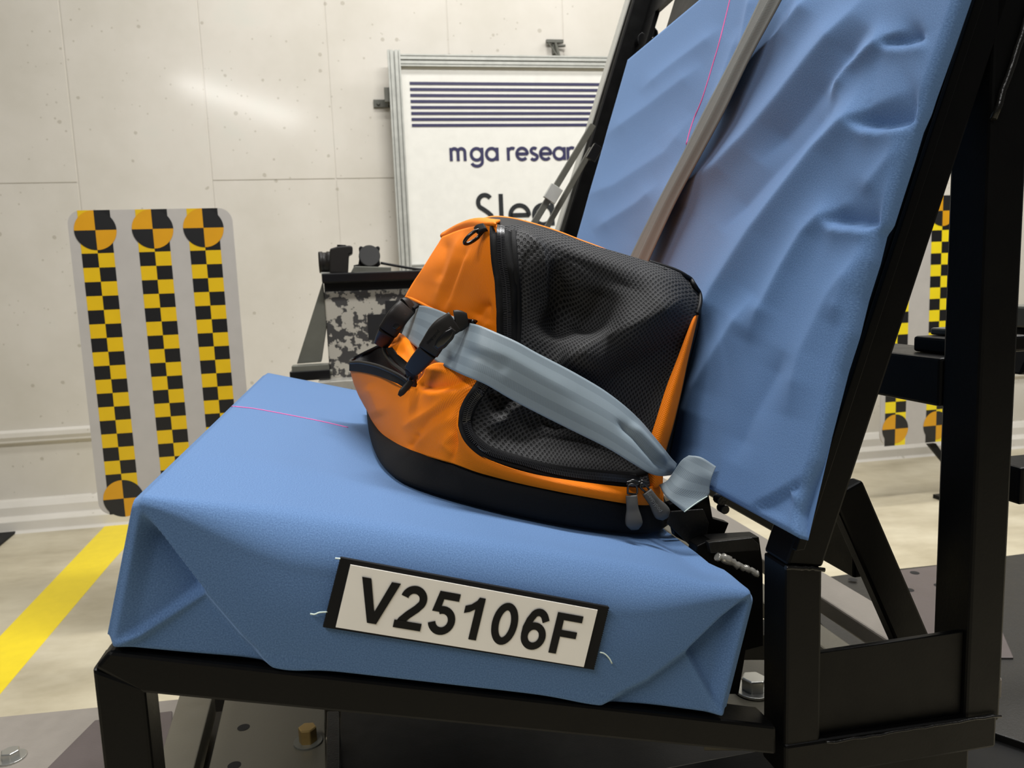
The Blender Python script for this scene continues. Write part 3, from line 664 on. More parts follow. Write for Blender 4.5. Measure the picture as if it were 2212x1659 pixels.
TOPC = [([(1405, 1130), (1450, 1172), (1500, 1210), (1560, 1235)], -.006, 26, 20), ([(1440, 1120), (1500, 1165), (1560, 1215), (1610, 1255)], .004, 14, 12),
        ([(300, 1075), (700, 1130), (1100, 1190), (1500, 1240)], .0015, 20, 30), ([(560, 1010), (800, 1045), (900, 1080)], .0018, 14, 22), ([(420, 985), (600, 1000), (760, 1030)], .0015, 12, 24),
        ([(1180, 1160), (1300, 1185), (1420, 1190)], -.002, 14, 18)]
NU = 430; g = []; uv = []
for i in range(NU+1):
    e = i/NU; u = L_*e; edge = min(u, L_-u); k = sst(edge, 0, .13); r = .007+.033*k
    ein = .006*(1-sst(edge, 0, .008))           # softened end caps
    ul = u-.0; bulge = .004*k
    prof = [(.03, -H_+.0), (.008, -H_)]
    for j in range(46): prof.append((0-bulge*math.sin(math.pi*j/45)*.6, -H_+.004+(H_-.004-r)*j/45))
    for j in range(1, 15): a = math.pi/2*j/15; prof.append((r-r*math.cos(a), -r+r*math.sin(a)))
    for j in range(60): prof.append((r+(Wd_-.012-r)*j/59, 0))
    prof += [(Wd_-.004, -.003), (Wd_, -.012), (Wd_, -.06), (Wd_, -H_+.004), (Wd_-.02, -H_), (Wd_*.6, -H_), (Wd_*.3, -H_)]
    row = []; ru = []; s = 0; pv_ = None
    for v_, w_ in prof:
        v2 = v_+ein*(1-sst(v_, 0, .03))-ein*sst(v_, Wd_-.03, Wd_); w2 = w_-ein*sst(w_, -.035, 0)+ein*(1-sst(w_, -H_, -H_+.035))
        P = UVW(u, v2, w2)
        if v_ < .05 and w_ > -H_-.001:
            q = pix(P); P = P+vv*near_disp(q, u)*sst(w_, -H_-.02, -H_+.006)
        if w_ > -.02 and v_ > .002: P = P+ww*crease_field(TOPC, pix(P))
        if w_ < -.108 and v_ < .03: P = P-ww*.0035*(math.exp(-((pix(P)[0]-620)/60)**2)+math.exp(-((pix(P)[0]-1290)/80)**2))
        if pv_: s += math.hypot(v_-pv_[0], w_-pv_[1])
        pv_ = (v_, w_); row.append(P); ru.append((u, s))
    g.append(row); uv.append(ru)
sc_ = thing('seat_cushion', UVW(L_/2, Wd_/2, -H_), 'blue cloth-wrapped seat cushion with folded corners and the V25106F plate on its side', 'cushion')
m_ = MB(); m_.grid(g, uv, closed_u=True); n_ = len(g[0]); m_.add(g[0], [tuple(range(n_))]); m_.add(g[-1], [tuple(range(n_))])
m_.build('cloth_cover', 'blue_stretch_cloth', sc_)
m0 = len(g[0]); seat_tree = BVHTree.FromPolygons([p for r in g for p in r], [(i*m0+j, i*m0+j+1, (i+1)*m0+j+1, (i+1)*m0+j) for i in range(NU) for j in range(m0-1)])
def thread(parent, pts, trees, r, mat, name, n=40):
    P = [p for p in (drop(q.x, q.y, trees, r*.4, None)[0] for q in smooth_path([V((a, b, 0)) for a, b in pts], n)) if p]
    return MB().tube(P, r, 5).build(name, mat, parent)
thread(sc_, [(487, 878), (520, 880), (560, 885), (640, 900), (700, 912), (752, 924)], [seat_tree], .0008, 'pink_thread', 'pink_seam_thread')
# back cushion -------------------------------------------------------------
PB = A0+.17155*hh-1.09737*zz; nb = -(math.cos(phi)*hh-math.sin(phi)*zz)      # outward normal towards the seat
CR = [([(1395, 530), (1465, 425), (1561, 361), (1622, 301), (1700, 211), (1760, 135), (1850, 30), (1890, -30)], .014, 40, 30),
      ([(1560, 250), (1610, 170), (1650, 122), (1700, 75), (1745, 15), (1780, -40)], .011, 26, 24),
      ([(1470, 790), (1560, 625), (1640, 500), (1700, 422), (1775, 325), (1845, 259), (1905, 222), (1968, 188)], .014, 46, 30),
      ([(1844, 263), (1875, 270), (1906, 271), (1960, 262), (2012, 243)], -.012, 58, 9), ([(1850, 285), (1906, 290), (1960, 282), (2014, 258)], .0055, 9, 30),
      ([(1790, 215), (1835, 150), (1881, 111), (1915, 84), (1960, 60)], .009, 24, 14), ([(1900, 93), (1950, 91), (2000, 76)], -.008, 26, 8), ([(1905, 108), (1950, 107), (2010, 100)], .003, 8, 22),
      ([(1620, 740), (1700, 584), (1747, 505), (1785, 465), (1840, 430)], .009, 30, 18), ([(1782, 476), (1846, 481), (1924, 489)], -.010, 40, 8), ([(1782, 494), (1850, 500), (1926, 508)], .005, 8, 26),
      ([(1475, 960), (1510, 840), (1560, 760), (1640, 640)], .009, 30, 40), ([(1700, 900), (1740, 760), (1800, 640), (1880, 540)], .006, 34, 34), ([(1580, 1000), (1620, 900), (1700, 760)], -.004, 30, 30),
      ([(1250, 430), (1330, 400), (1440, 330), (1500, 250)], .004, 26, 34), ([(1300, 300), (1400, 230), (1520, 140)], .0035, 22, 26), ([(1280, 500), (1380, 440), (1430, 400)], .004, 24, 24),
      ([(1380, 200), (1440, 150), (1520, 90), (1560, 60)], .003, 18, 22), ([(1600, 120), (1612, 40), (1625, -20)], .003, 8, 10), ([(1530, 260), (1570, 150), (1600, 60)], .0025, 14, 14),
      ([(1640, 350), (1720, 260), (1800, 160), (1880, 60)], -.009, 30, 30), ([(1560, 500), (1650, 400), (1740, 300), (1820, 210)], -.007, 30, 30), ([(1860, 420), (1920, 350), (1970, 300)], .004, 24, 18), ([(1800, 700), (1850, 600), (1890, 520)], .004, 20, 20)]
LBK = [(1560, 1122), (1612, 1102), (1660, 1078), (1705, 1052), (1775, 1003), (1830, 960)]
def back_fold(p):
    if p[0] < 1580 or p[1] < 960: return 0
    d, t = sd_poly(p, LBK); o = -.006*sst(d, -5, 7)*math.exp(-max(d, 0)/60)
    d2, t2 = sd_poly(p, [(1703, 1056), (1722, 1085), (1740, 1122)]); o += .0045*math.exp(-(abs(d2)/7)**1.5)*sst(d, 0, 10)
    return o
q0, q1, va, vb, TH = 1.079, 1.765, -.036, .905, .014
NQ, NV = 210, 250; g = []; uv = []
EDGE = [(2125, -110), (2089, 0), (2053, 105), (2016, 208), (2004, 245), (1987, 283), (1968, 347), (1941, 431), (1923, 488), (1909, 506), (1894, 568), (1869, 647), (1850, 725), (1825, 803), (1800, 900), (1774, 1000), (1754, 1055), (1738, 1112), (1734, 1300)]
def edge_v(q):          # where the cloth ends on the near side: wavy, pinched at the folds
    lo, hi = -.12, .08
    for _ in range(30):
        m = (lo+hi)/2; x, y = pix(PB+q*qq+m*vv-nb*.010); X = EDGE[0][0]
        for a, b in zip(EDGE, EDGE[1:]):
            if a[1] <= y <= b[1]: X = a[0]+(b[0]-a[0])*(y-a[1])/(b[1]-a[1])
        if x > X: lo = m
        else: hi = m
    return m
for i in range(NQ+1):
    q = q0+(q1-q0)*i/NQ; row = []; ru = []; va = edge_v(q)
    eq = min(q-q0, q1-q)
    for j in range(NV+1):
        v_ = va+(vb-va)*j/NV; ev = min(v_-va, vb-v_)
        P = PB+q*qq+v_*vv
        rnd = 0
        for e in (ev, eq):
            if e < .006: rnd = max(rnd, .006-math.sqrt(max(0, .006**2-(.006-e)**2)))
        k = min(1, ev/.012)*min(1, eq/.012)
        P = P+nb*((crease_field(CR, pix(P))+back_fold(pix(P)))*k-rnd)
        row.append(P); ru.append((v_, q))
    g.append(row); uv.append(ru)
bc = thing('back_cushion', HV(.55, .43, 0), 'tall blue cloth-wrapped back cushion with wrinkled cover, leaning in the black frame', 'cushion')
m_ = MB(); m_.grid(g, uv)
def side(line, uvl): m_.grid([line, [p-nb*(TH-.006) for p in line]], [uvl, [(a+.02, b+.02) for a, b in uvl]])
side(g[0], uv[0]); side(g[-1], uv[-1]); side([r[0] for r in g], [r[0] for r in uv]); side([r[-1] for r in g], [r[-1] for r in uv])
b4 = [g[0][0]-nb*(TH-.006), g[0][-1]-nb*(TH-.006), g[-1][-1]-nb*(TH-.006), g[-1][0]-nb*(TH-.006)]; m_.add(b4, [(0, 1, 2, 3)])
m_.build('cloth_cover', 'blue_stretch_cloth', bc)
back_tree = bvh(g)
thread(bc, [(1579, -8), (1566, 45), (1552, 100), (1540, 140), (1528, 180), (1515, 220), (1500, 255), (1490, 285), (1483, 312)], [back_tree], .0009, 'pink_thread', 'pink_seam_thread', 60)

# ------------------------------------------------------------------ plate with the number
LIFT[1] = -vv
pl = thing('number_plate', UVW(.26, -.004, -.06), 'white V25106F plate with black cloth border, fixed to the near side of the seat cushion', 'number plate')
def corner(px, py, off): return PV(px, py, -off)
TL, TR, BR, BL = [corner(x, y, .0065) for x, y in ((736, 1205), (1316, 1312), (1283, 1447), (698, 1355))]
def zig(a, b, n=60, amp=.0004): return [a.lerp(b, i/n)+((b-a).cross(vv).normalized()*amp*(1 if i % 2 else -1) if 0 < i < n else V((0, 0, 0))) for i in range(n)]
MB().prism([TL]+zig(TR, BR)+[BR]+zig(BL, TL), vv*.0035).build('cloth_border', 'plaque_border', pl)
a, b, c, d = [corner(x, y, .0075) for x, y in ((757, 1220), (1291, 1318), (1261, 1441), (725, 1355))]
MB().prism([a, b, c, d], vv*.0009).build('white_label', 'plaque_white', pl)
a, b, c, d = [P-vv*.0005 for P in (a, b, c, d)]
onlab = lambda x, y: d+(c-d)*x+(a-d)*y+((b-a)-(c-d))*x*y
m_ = MB()
ar = (c-d).length/((a-d).length)
EM = .905/4.058
x = .052
for ch in 'V25106F':
    adv, stp, pol = BOLD[ch]; fn = lambda p, q, x=x: onlab(x+p*EM, .155+q*(.70/.716))
    for q in pol: poly2(m_, q, fn)
    for q in stp: stroke(m_, q[0], q[1], fn, closed=len(q) > 2)
    x += adv*EM
m_.build('number_lettering', 'plaque_ink', pl, fixn=False)
for pts in ([(736, 1207), (724, 1206)], [(708, 1322), (690, 1323), (680, 1327), (670, 1326)], [(1296, 1409), (1306, 1412), (1316, 1422), (1322, 1433)]):
    MB().tube(cr([PV(x, y, -.006) for x, y in pts], 10), .0006, 5).build('loose_thread', 'white_thread', pl)
# ================================================================== THE CARRIER BAG
bag = thing('pet_carrier', UVW(.34, .35, 0), 'orange and black soft pet carrier bag with mesh side, belted onto the blue seat cushion', 'carrier bag')
bag.rotation_euler = (0, 0, 0)
def rows(*r): return [[PV(*p) for p in q] for q in r]
def sheet(name, g, mat, th_=.0016, **k):
    m_ = MB(); m_.grid(g, grid_uv(g)); return m_.build(name, mat, bag, solid=th_, offset=0, **k)
# inner shell: rings in the seat frame, closing the sides the photograph does not show
def ringuv(u0_, u1_, v0_, v1_, w_, n=48, e=4.5, shear=0):
    out = []
    for k in range(n):
        a = 2*math.pi*k/n; c, s_ = math.cos(a), math.sin(a)
        out.append(UVW((u0_+u1_)/2+(u1_-u0_)/2*abs(c)**(2/e)*(1 if c > 0 else -1), (v0_+v1_)/2+(v1_-v0_)/2*abs(s_)**(2/e)*(1 if s_ > 0 else -1), w_))
    return out
lv = [(.235, .485, .20, .56, .012), (.225, .495, .185, .58, .05), (.232, .497, .19, .585, .10), (.262, .495, .20, .585, .15), (.272, .492, .205, .58, .20), (.276, .482, .215, .57, .24), (.285, .47, .235, .55, .262), (.32, .43, .28, .50, .27)]
g = [ringuv(*a) for a in lv]; m_ = MB(); m_.grid(g, closed_u=True); m_.add(g[0], [tuple(range(48))]); m_.add(g[-1], [tuple(range(48))])
m_.build('body_shell', 'orange_nylon', bag)
# far half of the outside skin (far side, rear, roof), carried on from the visible panels
g = [cr([UVW(a_, .50, w_), UVW(a_+.012, .585, w_), UVW(.29, .605, w_), UVW(.36, .61, w_), UVW(.46, .605, w_), UVW(.505, .57, w_), UVW(.507, .42, w_), UVW(.503, .27, w_)], 40) for w_, a_ in ((.03, .20), (.08, .205), (.13, .22), (.18, .235), (.22, .255), (.25, .27))]
g.append([p.lerp(UVW(.35, .4, .285), .25)+ww*.012 for p in g[-1]]); g.append([p.lerp(UVW(.35, .4, .285), .8)+ww*.0 for p in g[-2]])
sheet('far_panel', g, 'orange_nylon')
# black moulded base
bot = [(797, 902, .60), (800, 935, .46), (808, 975, .33), (822, 1012, .245), (842, 1035, .20), (872, 1054, .17), (930, 1077, .148), (1000, 1097, .132), (1090, 1118, .118), (1200, 1140, .110), (1300, 1153, .112), (1385, 1160, .125), (1420, 1155, .15), (1445, 1132, .19)]
top = [(793, 872, .60), (797, 895, .50), (806, 915, .40), (822, 938, .32), (850, 957, .26), (885, 972, .21), (940, 990, .165), (1000, 1006, .142), (1090, 1034, .124), (1200, 1060, .112), (1300, 1077, .110), (1380, 1089, .125), (1415, 1090, .15), (1437, 1083, .19)]
NB = 90
B0 = cr([PV(*p) for p in bot], NB); B1 = cr([PV(*p) for p in top], NB)
far = [(.515, .30), (.518, .45), (.505, .58), (.42, .62), (.30, .625)]
B0 = [p-ww*((p-A0).dot(ww)-.0015) for p in B0]
F0 = cr([B0[-1]]+[UVW(a, b, .0015) for a, b in far]+[B0[0]], 60)[1:-1]; F1 = cr([B1[-1]]+[UVW(a, b, .065) for a, b in far]+[B1[0]], 60)[1:-1]
B0 += F0; B1 += F1; cen = UVW(.35, .36, .03)
mid = [a.lerp(b, .5)+((a.lerp(b, .5)-cen)-ww*((a.lerp(b, .5)-cen).dot(ww))).normalized()*.004 for a, b in zip(B0, B1)]
low = [a.lerp(b, .10)+((a-cen)-ww*((a-cen).dot(ww))).normalized()*.001 for a, b in zip(B0, B1)]
inn = [b.lerp(cen+ww*.035, .10) for b in B1]
g = list(map(list, zip(*[cr([a.lerp(cen, .06)-ww*0, l, m1, b, i_], 16) for a, l, m1, b, i_ in zip(B0, low, mid, B1, inn)])))
m_ = MB(); uvg = [[(j*.008, i*.006) for j in range(len(g[0]))] for i in range(len(g))]; m_.grid(g, uvg, closed_u=True); n_ = len(g[0]); m_.add(g[0], [tuple(range(n_))]); m_.add(g[-1], [tuple(range(n_))])
base_o = m_.build('base', 'base_fabric', bag)
# front upper panel
g = patch(rows([(1072, 486, .150), (1040, 486, .185), (995, 497, .28), (956, 512, .38)],
               [(1076, 560, .144), (1026, 560, .185), (968, 570, .28), (917, 575, .40)],
               [(1090, 640, .146), (1036, 640, .185), (965, 632, .28), (893, 611, .43)],
               [(1094, 705, .146), (1044, 690, .182), (962, 672, .28), (876, 641, .45)],
               [(1092, 760, .146), (1050, 722, .178), (968, 684, .282), (878, 647, .455)]), 60, 60)
g = crease_grid(g, [([(1002, 500), (985, 545), (965, 600), (940, 668)], .0035, 10, 12), ([(1012, 520), (995, 570), (975, 620), (955, 672)], -.004, 9, 9), ([(965, 515), (960, 560), (945, 610)], -.003, 16, 10),
                    ([(1018, 535), (1000, 590), (968, 680)], .003, 8, 14), ([(1030, 690), (1045, 665), (1065, 660)], -.004, 14, 12), ([(1060, 690), (1050, 720), (1060, 745)], .003, 10, 10)])
fu = g
# trim everything under the hem line left of the near corner
hem = [(870, 640), (876, 641), (905, 654), (935, 668), (975, 684), (1006, 690), (1034, 702)]
def hemy(x):
    for a, b in zip(hem, hem[1:]):
        if a[0] <= x <= b[0]: return a[1]+(b[1]-a[1])*(x-a[0])/(b[0]-a[0])
    return 9999
def clip_build(name, g, keep, mat, th_=.0016):
    m_ = MB(); u_ = grid_uv(g); fs = []; n, m = len(g), len(g[0])
    for i in range(n-1):
        for j in range(m-1):
            c = (g[i][j]+g[i+1][j+1])/2
            if keep(*pix(c)): fs.append((i*m+j, (i+1)*m+j, (i+1)*m+j+1, i*m+j+1))
    m_.add([p for r in g for p in r], fs, 0, [q for r in u_ for q in r], True)
    o = m_.build(name, mat, bag, solid=th_, offset=0); 
    bm = bmesh.new(); bm.from_mesh(o.data); bmesh.ops.delete(bm, geom=[v_ for v_ in bm.verts if not v_.link_faces], context='VERTS'); bm.to_mesh(o.data); bm.free()
    return o
# snap grid to the hem: rows below it are squeezed onto it
for i, r_ in enumerate(fu):
    for j, P in enumerate(r_):
        x, y = pix(P); hy = hemy(x)
        if y > hy: fu[i][j] = PV(x, hy, (P-A0).dot(vv))
sheet('front_panel', fu, 'orange_nylon')
T_fu = bvh(fu)
# stitched hem and dark lining beneath it
hp = [p for p in (drop(q.x, q.y-1.5, [T_fu], .0005, None)[0] for q in smooth_path([V((a, b, 0)) for a, b in hem[1:]], 60)) if p]; hn = len(hp)
MB().tube(hp, [.0006+.0014*min(1, i/4, (hn-1-i)/4) for i in range(hn)], 8).build('hem', 'orange_nylon', bag)
g = patch(rows([(875, 640, .455), (935, 665, .335), (985, 684, .262), (1032, 697, .205)], [(878, 662, .47), (930, 684, .35), (985, 700, .27), (1034, 708, .21)]), 30, 4)
sheet('lining_edge', g, 'dark_lining', .004)
# top roll (handle cover)
g = patch(rows([(955, 513, .40), (1000, 505, .30), (1040, 492, .20), (1072, 489, .152)],
               [(953, 509, .395), (996, 496, .293), (1034, 484, .195), (1070, 482, .148)],
               [(957, 504, .41), (990, 486, .31), (1030, 474, .225), (1080, 478, .17)],
               [(962, 505, .45), (995, 487, .38), (1030, 475, .32), (1078, 477, .26)]), 40, 20)
sheet('top_flap', g, 'orange_nylon', .003); T_tf = bvh(g)
# roof strip: dark band and orange piping beyond the mesh
pip = [(1045, 475), (1062, 471), (1085, 471), (1121, 477), (1177, 493), (1215, 506), (1253, 521), (1291, 535), (1337, 553), (1400, 577), (1440, 590)]
roof_near = [(1080, 488), (1100, 487), (1125, 489), (1150, 494), (1185, 502), (1225, 514), (1265, 526), (1300, 537), (1345, 553), (1400, 568), (1440, 580)]
g = patch([[PV(x, y, .235) for x, y in pip], [PV((a[0]+b[0])/2, (a[1]+b[1])/2, .205) for a, b in zip(pip, roof_near)], [PV(x, y+4, .172) for x, y in roof_near]], 60, 12)
sheet('roof_band', g, 'dark_lining', .002)
MB().tube(smooth_path([PV(x, y, .236) for x, y in pip[:9]], 80), .0022, 8).build('roof_piping', 'orange_nylon', bag)
g = patch([[PV(x, y, .24)-ww*.001 for x, y in pip], [PV(x, y, .24)-ww*.004+vv*.12 for x, y in pip], [PV(x, y, .24)-ww*.01+vv*.28 for x, y in pip]], 40, 14)
sheet('roof_panel', g, 'orange_nylon')
# side mesh panel ----------------------------------------------------------
g = patch(rows(
 [(1074, 490, .158), (1130, 488, .172), (1200, 504, .175), (1290, 533, .175), (1370, 557, .178), (1450, 583, .18), (1490, 603, .20)],
 [(1070, 520, .146), (1130, 518, .150), (1200, 535, .150), (1290, 563, .150), (1370, 588, .150), (1450, 612, .158), (1510, 637, .195)],
 [(1077, 575, .142), (1135, 575, .140), (1200, 592, .150), (1290, 622, .150), (1370, 645, .140), (1440, 655, .145), (1508, 668, .182)],
 [(1086, 640, .141), (1140, 645, .146), (1200, 665, .170), (1280, 700, .160), (1360, 715, .138), (1430, 720, .150), (1485, 725, .172)],
 [(1089, 705, .141), (1140, 712, .144), (1200, 735, .150), (1270, 770, .138), (1350, 790, .152), (1420, 800, .160), (1459, 800, .164)],
 [(1070, 770, .138), (1130, 790, .140), (1200, 815, .146), (1270, 840, .148), (1340, 860, .152), (1400, 880, .156), (1427, 885, .154)],
 [(1020, 850, .133), (1090, 862, .140), (1170, 880, .142), (1250, 905, .138), (1320, 925, .140), (1380, 945, .144), (1408, 955, .147)],
 [(988, 910, .129), (1060, 925, .137), (1140, 945, .136), (1220, 965, .130), (1300, 985, .128), (1360, 1002, .132), (1405, 1012, .142)],
 [(1028, 978, .121), (1085, 1006, .117), (1150, 1023, .114), (1220, 1036, .112), (1290, 1045, .112), (1350, 1053, .118), (1402, 1052, .134)]), 150, 150)
g = crease_grid(g, [([(1480, 640), (1420, 665), (1340, 715), (1240, 770), (1180, 800)], .012, 42, 26), ([(1120, 500), (1165, 540), (1178, 600), (1170, 700)], .008, 12, 26), ([(1300, 620), (1280, 680), (1240, 720)], -.008, 30, 30),
 ([(1185, 545), (1240, 560), (1320, 600), (1400, 640)], -.004, 22, 26), ([(1500, 720), (1400, 770), (1300, 830)], -.005, 30, 30), ([(1135, 540), (1130, 620), (1125, 700)], -.003, 10, 10), ([(1200, 560), (1215, 640), (1200, 740)], -.011, 22, 36),
 ([(1050, 930), (1100, 885), (1135, 865), (1180, 880)], .010, 14, 24), ([(1165, 905), (1200, 925), (1260, 905)], -.006, 14, 10), ([(1050, 850), (1090, 860), (1070, 900)], -.008, 18, 18),
 ([(1190, 930), (1230, 905), (1300, 925), (1370, 950)], .006, 14, 20), ([(1110, 955), (1180, 945), (1260, 955), (1330, 985)], -.0015, 4, 5), ([(1330, 965), (1370, 990), (1400, 1000)], -.007, 12, 12)])
sm = g; sheet('side_mesh', g, 'black_spacer_mesh', .0018); T_sm = bvh(g)
# lower orange panel -------------------------------------------------------
ct = [(757, 800, .47), (798, 806, .38), (840, 819, .30), (880, 838, .245), (910, 815, .225), (942, 785, .19), (990, 795, .155), (1038, 822, .134), (1003, 866, .130), (987, 912, .1265), (1010, 959, .121), (1055, 992, .116), (1140, 1021, .110), (1260, 1042, .1065), (1380, 1054, .118), (1428, 1043, .155)]
cb = [(796, 888, .52), (808, 918, .41), (824, 941, .33), (850, 960, .27), (880, 972, .22), (915, 983, .185), (950, 993, .155), (975, 1000, .146), (985, 1003, .141), (1000, 1008, .136), (1025, 1017, .130), (1060, 1027, .124), (1140, 1047, .115), (1260, 1071, .107), (1380, 1090, .118), (1432, 1085, .158)]
r0 = [PV(*p) for p in ct]; r3 = [PV(*p) for p in cb]; bul = [.012, .014, .014, .012, .012, .012, .010, .006, .003, .002, .002, .002, .002, .003, .003, .002]
r1 = [PV(*[a[k]+(b[k]-a[k])*.33 for k in range(3)])-vv*q for a, b, q in zip(ct, cb, bul)]
r2 = [PV(*[a[k]+(b[k]-a[k])*.7 for k in range(3)])-vv*q*.8 for a, b, q in zip(ct, cb, bul)]
# the silhouette at the left bulges outward
r1[0] = PV(768, 836, .485); r2[0] = PV(784, 868, .505)
g = patch([r0, r1, r2, r3], 200, 50)
g = crease_grid(g, [([(895, 828), (930, 838), (970, 832), (1010, 815)], -.006, 12, 14), ([(900, 840), (935, 852), (985, 848), (1030, 830)], .004, 8, 12), ([(905, 792), (935, 800), (975, 806)], .003, 10, 8),
 ([(870, 925), (930, 890), (985, 850)], .0035, 9, 14), ([(895, 945), (930, 905), (995, 862)], -.003, 9, 9), ([(895, 965), (940, 925), (990, 895)], .002, 8, 12), ([(795, 830), (810, 860), (825, 900)], .003, 14, 18),
 ([(885, 968), (898, 950), (905, 935)], -.003, 6, 6), ([(985, 985), (960, 960), (985, 930)], .002, 10, 10)])
sheet('lower_panel', g, 'orange_nylon'); T_lp = bvh(g)
# rear strip between mesh and back cushion
g = patch(rows([(1505, 674, .184), (1507, 674, .185), (1509, 674, .186)], [(1493, 695, .172), (1498, 697, .172), (1503, 699, .180)], [(1463, 775, .160), (1474, 778, .158), (1484, 782, .170)], [(1440, 835, .152), (1456, 838, .149), (1471, 845, .163)], [(1418, 905, .146), (1436, 910, .142), (1453, 920, .156)], [(1405, 950, .143), (1422, 960, .139), (1438, 972, .153)], [(1398, 1010, .140), (1416, 1010, .136), (1432, 1010, .150)], [(1398, 1056, .137), (1416, 1053, .133), (1430, 1050, .146)]), 14, 70)
sheet('rear_panel', g, 'orange_nylon'); T_rp = bvh(g)
g = patch(rows([(1500, 620, .205), (1512, 640, .24)], [(1508, 650, .200), (1516, 660, .25)], [(1502, 700, .182), (1510, 715, .26)], [(1482, 785, .175), (1486, 800, .25)], [(1451, 925, .16), (1456, 940, .24)], [(1432, 1010, .152), (1440, 1015, .23)]), 6, 40)
sheet('rear_shadow_gusset', g, 'black_nylon')  # closes the rear side; its black paints the shadow strip by the back cushion
TR_ = [T_sm, T_lp, T_fu, T_tf, T_rp]
# zips ---------------------------------------------------------------------
def surf_path(pts, n, trees, off=.001, fb=.14):
    q = smooth_path([V((a, b, 0)) for a, b in pts], n); r = [drop(a.x, a.y, trees, off, fb) for a in q]
    P = [a for a, _ in r]; N = [b for _, b in r]
    for _ in range(4): P = [(P[max(i-1, 0)]+P[i]*2+P[min(i+1, n-1)])/4 for i in range(n)]
    N = [(sum(N[max(i-4, 0):i+5], V((0, 0, 0)))).normalized() for i in range(n)]
    return P, N
def tape(name, pts, w_, trees, mat='black_nylon', n=120, off=.0016, hump=.0012, parent=None):
    P, N = surf_path(pts, n, trees, off); g = []
    for i in range(n):
        t_ = (P[min(i+1, n-1)]-P[max(i-1, 0)]).normalized(); s_ = t_.cross(N[i]).normalized()
        g.append([P[i]+s_*w_*k+N[i]*hump*(1-(k*2)**2) for k in (-.5, -.3, -.1, .1, .3, .5)])
    uvg = [[(j*w_/5, i*.003) for j in range(6)] for i in range(n)]
    m_ = MB(); m_.grid(g, uvg); return m_.build(name, mat, parent or bag, solid=.0008)
def teeth(pts, trees, parent, step=.0017, w_=.0042, off=.0046):
    P, N = surf_path(pts, 400, trees, off); L = sum((b-a).length for a, b in zip(P, P[1:])); n = int(L/step); m_ = MB()
    Q = even(P, n)
    for i in range(n-1):
        k = min(399, int(i/n*400)); t_ = (Q[i+1]-Q[i]).normalized(); s_ = t_.cross(N[k]).normalized()
        for sd in (-1, 1):
            m_.box(Q[i]+s_*sd*w_*.42+t_*(step*.5 if sd > 0 else 0), s_*w_*.5, t_*step*.26, N[k]*.0008)
    return m_.build('zip_teeth', 'black_coil', parent, fixn=False)
zipU = [(1075, 495), (1076, 520), (1080, 560), (1086, 600), (1088, 640), (1089, 690), (1090, 730), (1086, 765)]
zipL = [(1060, 810), (1040, 832), (1018, 866), (1004, 900), (1004, 925), (1016, 950), (1048, 977), (1085, 991), (1117, 1000), (1180, 1018), (1244, 1029), (1320, 1036), (1375, 1040)]
TT = [T_sm]
zo = tape('zip', [(x+5, y) for x, y in zipU], .022, TT); teeth([(x+3, y) for x, y in zipU], TT, zo)
TL2 = [T_sm, T_lp]; zo2 = tape('zip', zipL, .0150, TL2, off=.0024); teeth([(x+1, y) for x, y in zipL], TL2, zo2, off=.0052)
tape('seam_tape', [(1109, 496), (1110, 520), (1113, 570), (1119, 640), (1120, 700), (1115, 770)], .006, [T_sm], 'black_nylon', 60, .0012, .0008)
tape('seam_tape', [(1075, 982), (1130, 998), (1200, 1012), (1280, 1022), (1350, 1025), (1395, 1018), (1404, 1005)], .007, [T_sm], 'black_nylon', 70, .0014, .0012)
# corner piping round the top rear corner
MB().tube(surf_path([(1400, 566), (1440, 578), (1470, 590), (1493, 607), (1508, 632), (1510, 655), (1503, 680)], 60, [T_sm], .0012, .19)[0], .0028, 8).build('corner_piping', 'black_piping', bag)
MB().tube(surf_path([(1028, 964), (1036, 973), (1046, 978), (1056, 977)], 12, TT, .004)[0], .0011, 6).build('white_tag', 'dull_aluminium', bag, label='short pale cord end')
# D ring
P, N = drop(1040, 497, [T_fu, T_tf], .002, .18)
m_ = MB(); g0 = PV(1024, 510, .168)
ax = (PV(1045, 494, .168)-PV(1003, 525, .168)); ay = ax.cross(ray(1022, 510)).normalized(); ha = ax/2; hb = ay*.0036
MB().tube([g0+ha*math.cos(k*math.pi/12)*.98+hb*math.sin(k*math.pi/12)*(1.0 if math.cos(k*math.pi/12) < .3 else .8)-vv*.004*math.sin(k*math.pi/12) for k in range(24)], .0018, 8, closed=True).build('d_ring', 'gloss_black', bag, label='shiny black ring')
g = patch(rows([(1052, 496, .155), (1046, 485, .165)], [(1040, 500, .160), (1032, 488, .172)], [(1034, 506, .164), (1027, 493, .178)]), 8, 12); sheet('ring_loop', g, 'black_nylon', .004)
# open front pocket --------------------------------------------------------
g = patch(rows([(757, 784, .465), (780, 784, .41), (817, 792, .335), (856, 810, .27), (884, 828, .235)], [(757, 801, .467), (782, 803, .41), (817, 811, .335), (850, 825, .27), (882, 838, .236)]), 60, 8)
sheet('pocket_rim', g, 'black_nylon', .0035)
MB().tube(smooth_path([PV(*p) for p in [(884, 826, .235), (856, 808, .268), (817, 791, .333), (780, 783, .41), (758, 783, .463), (762, 776, .49), (785, 764, .48), (812, 751, .46), (824, 744, .44)]], 80), .0024, 8).build('pocket_piping', 'black_piping', bag)
g = patch(rows([(757, 783, .47), (790, 765, .48), (824, 745, .45)], [(790, 800, .46), (815, 785, .45), (845, 765, .40)], [(850, 820, .35), (870, 805, .34), (880, 790, .30)], [(884, 832, .26), (890, 825, .26), (893, 815, .26)]), 24, 30)
sheet('pocket_lining', g, 'dark_lining', .001)
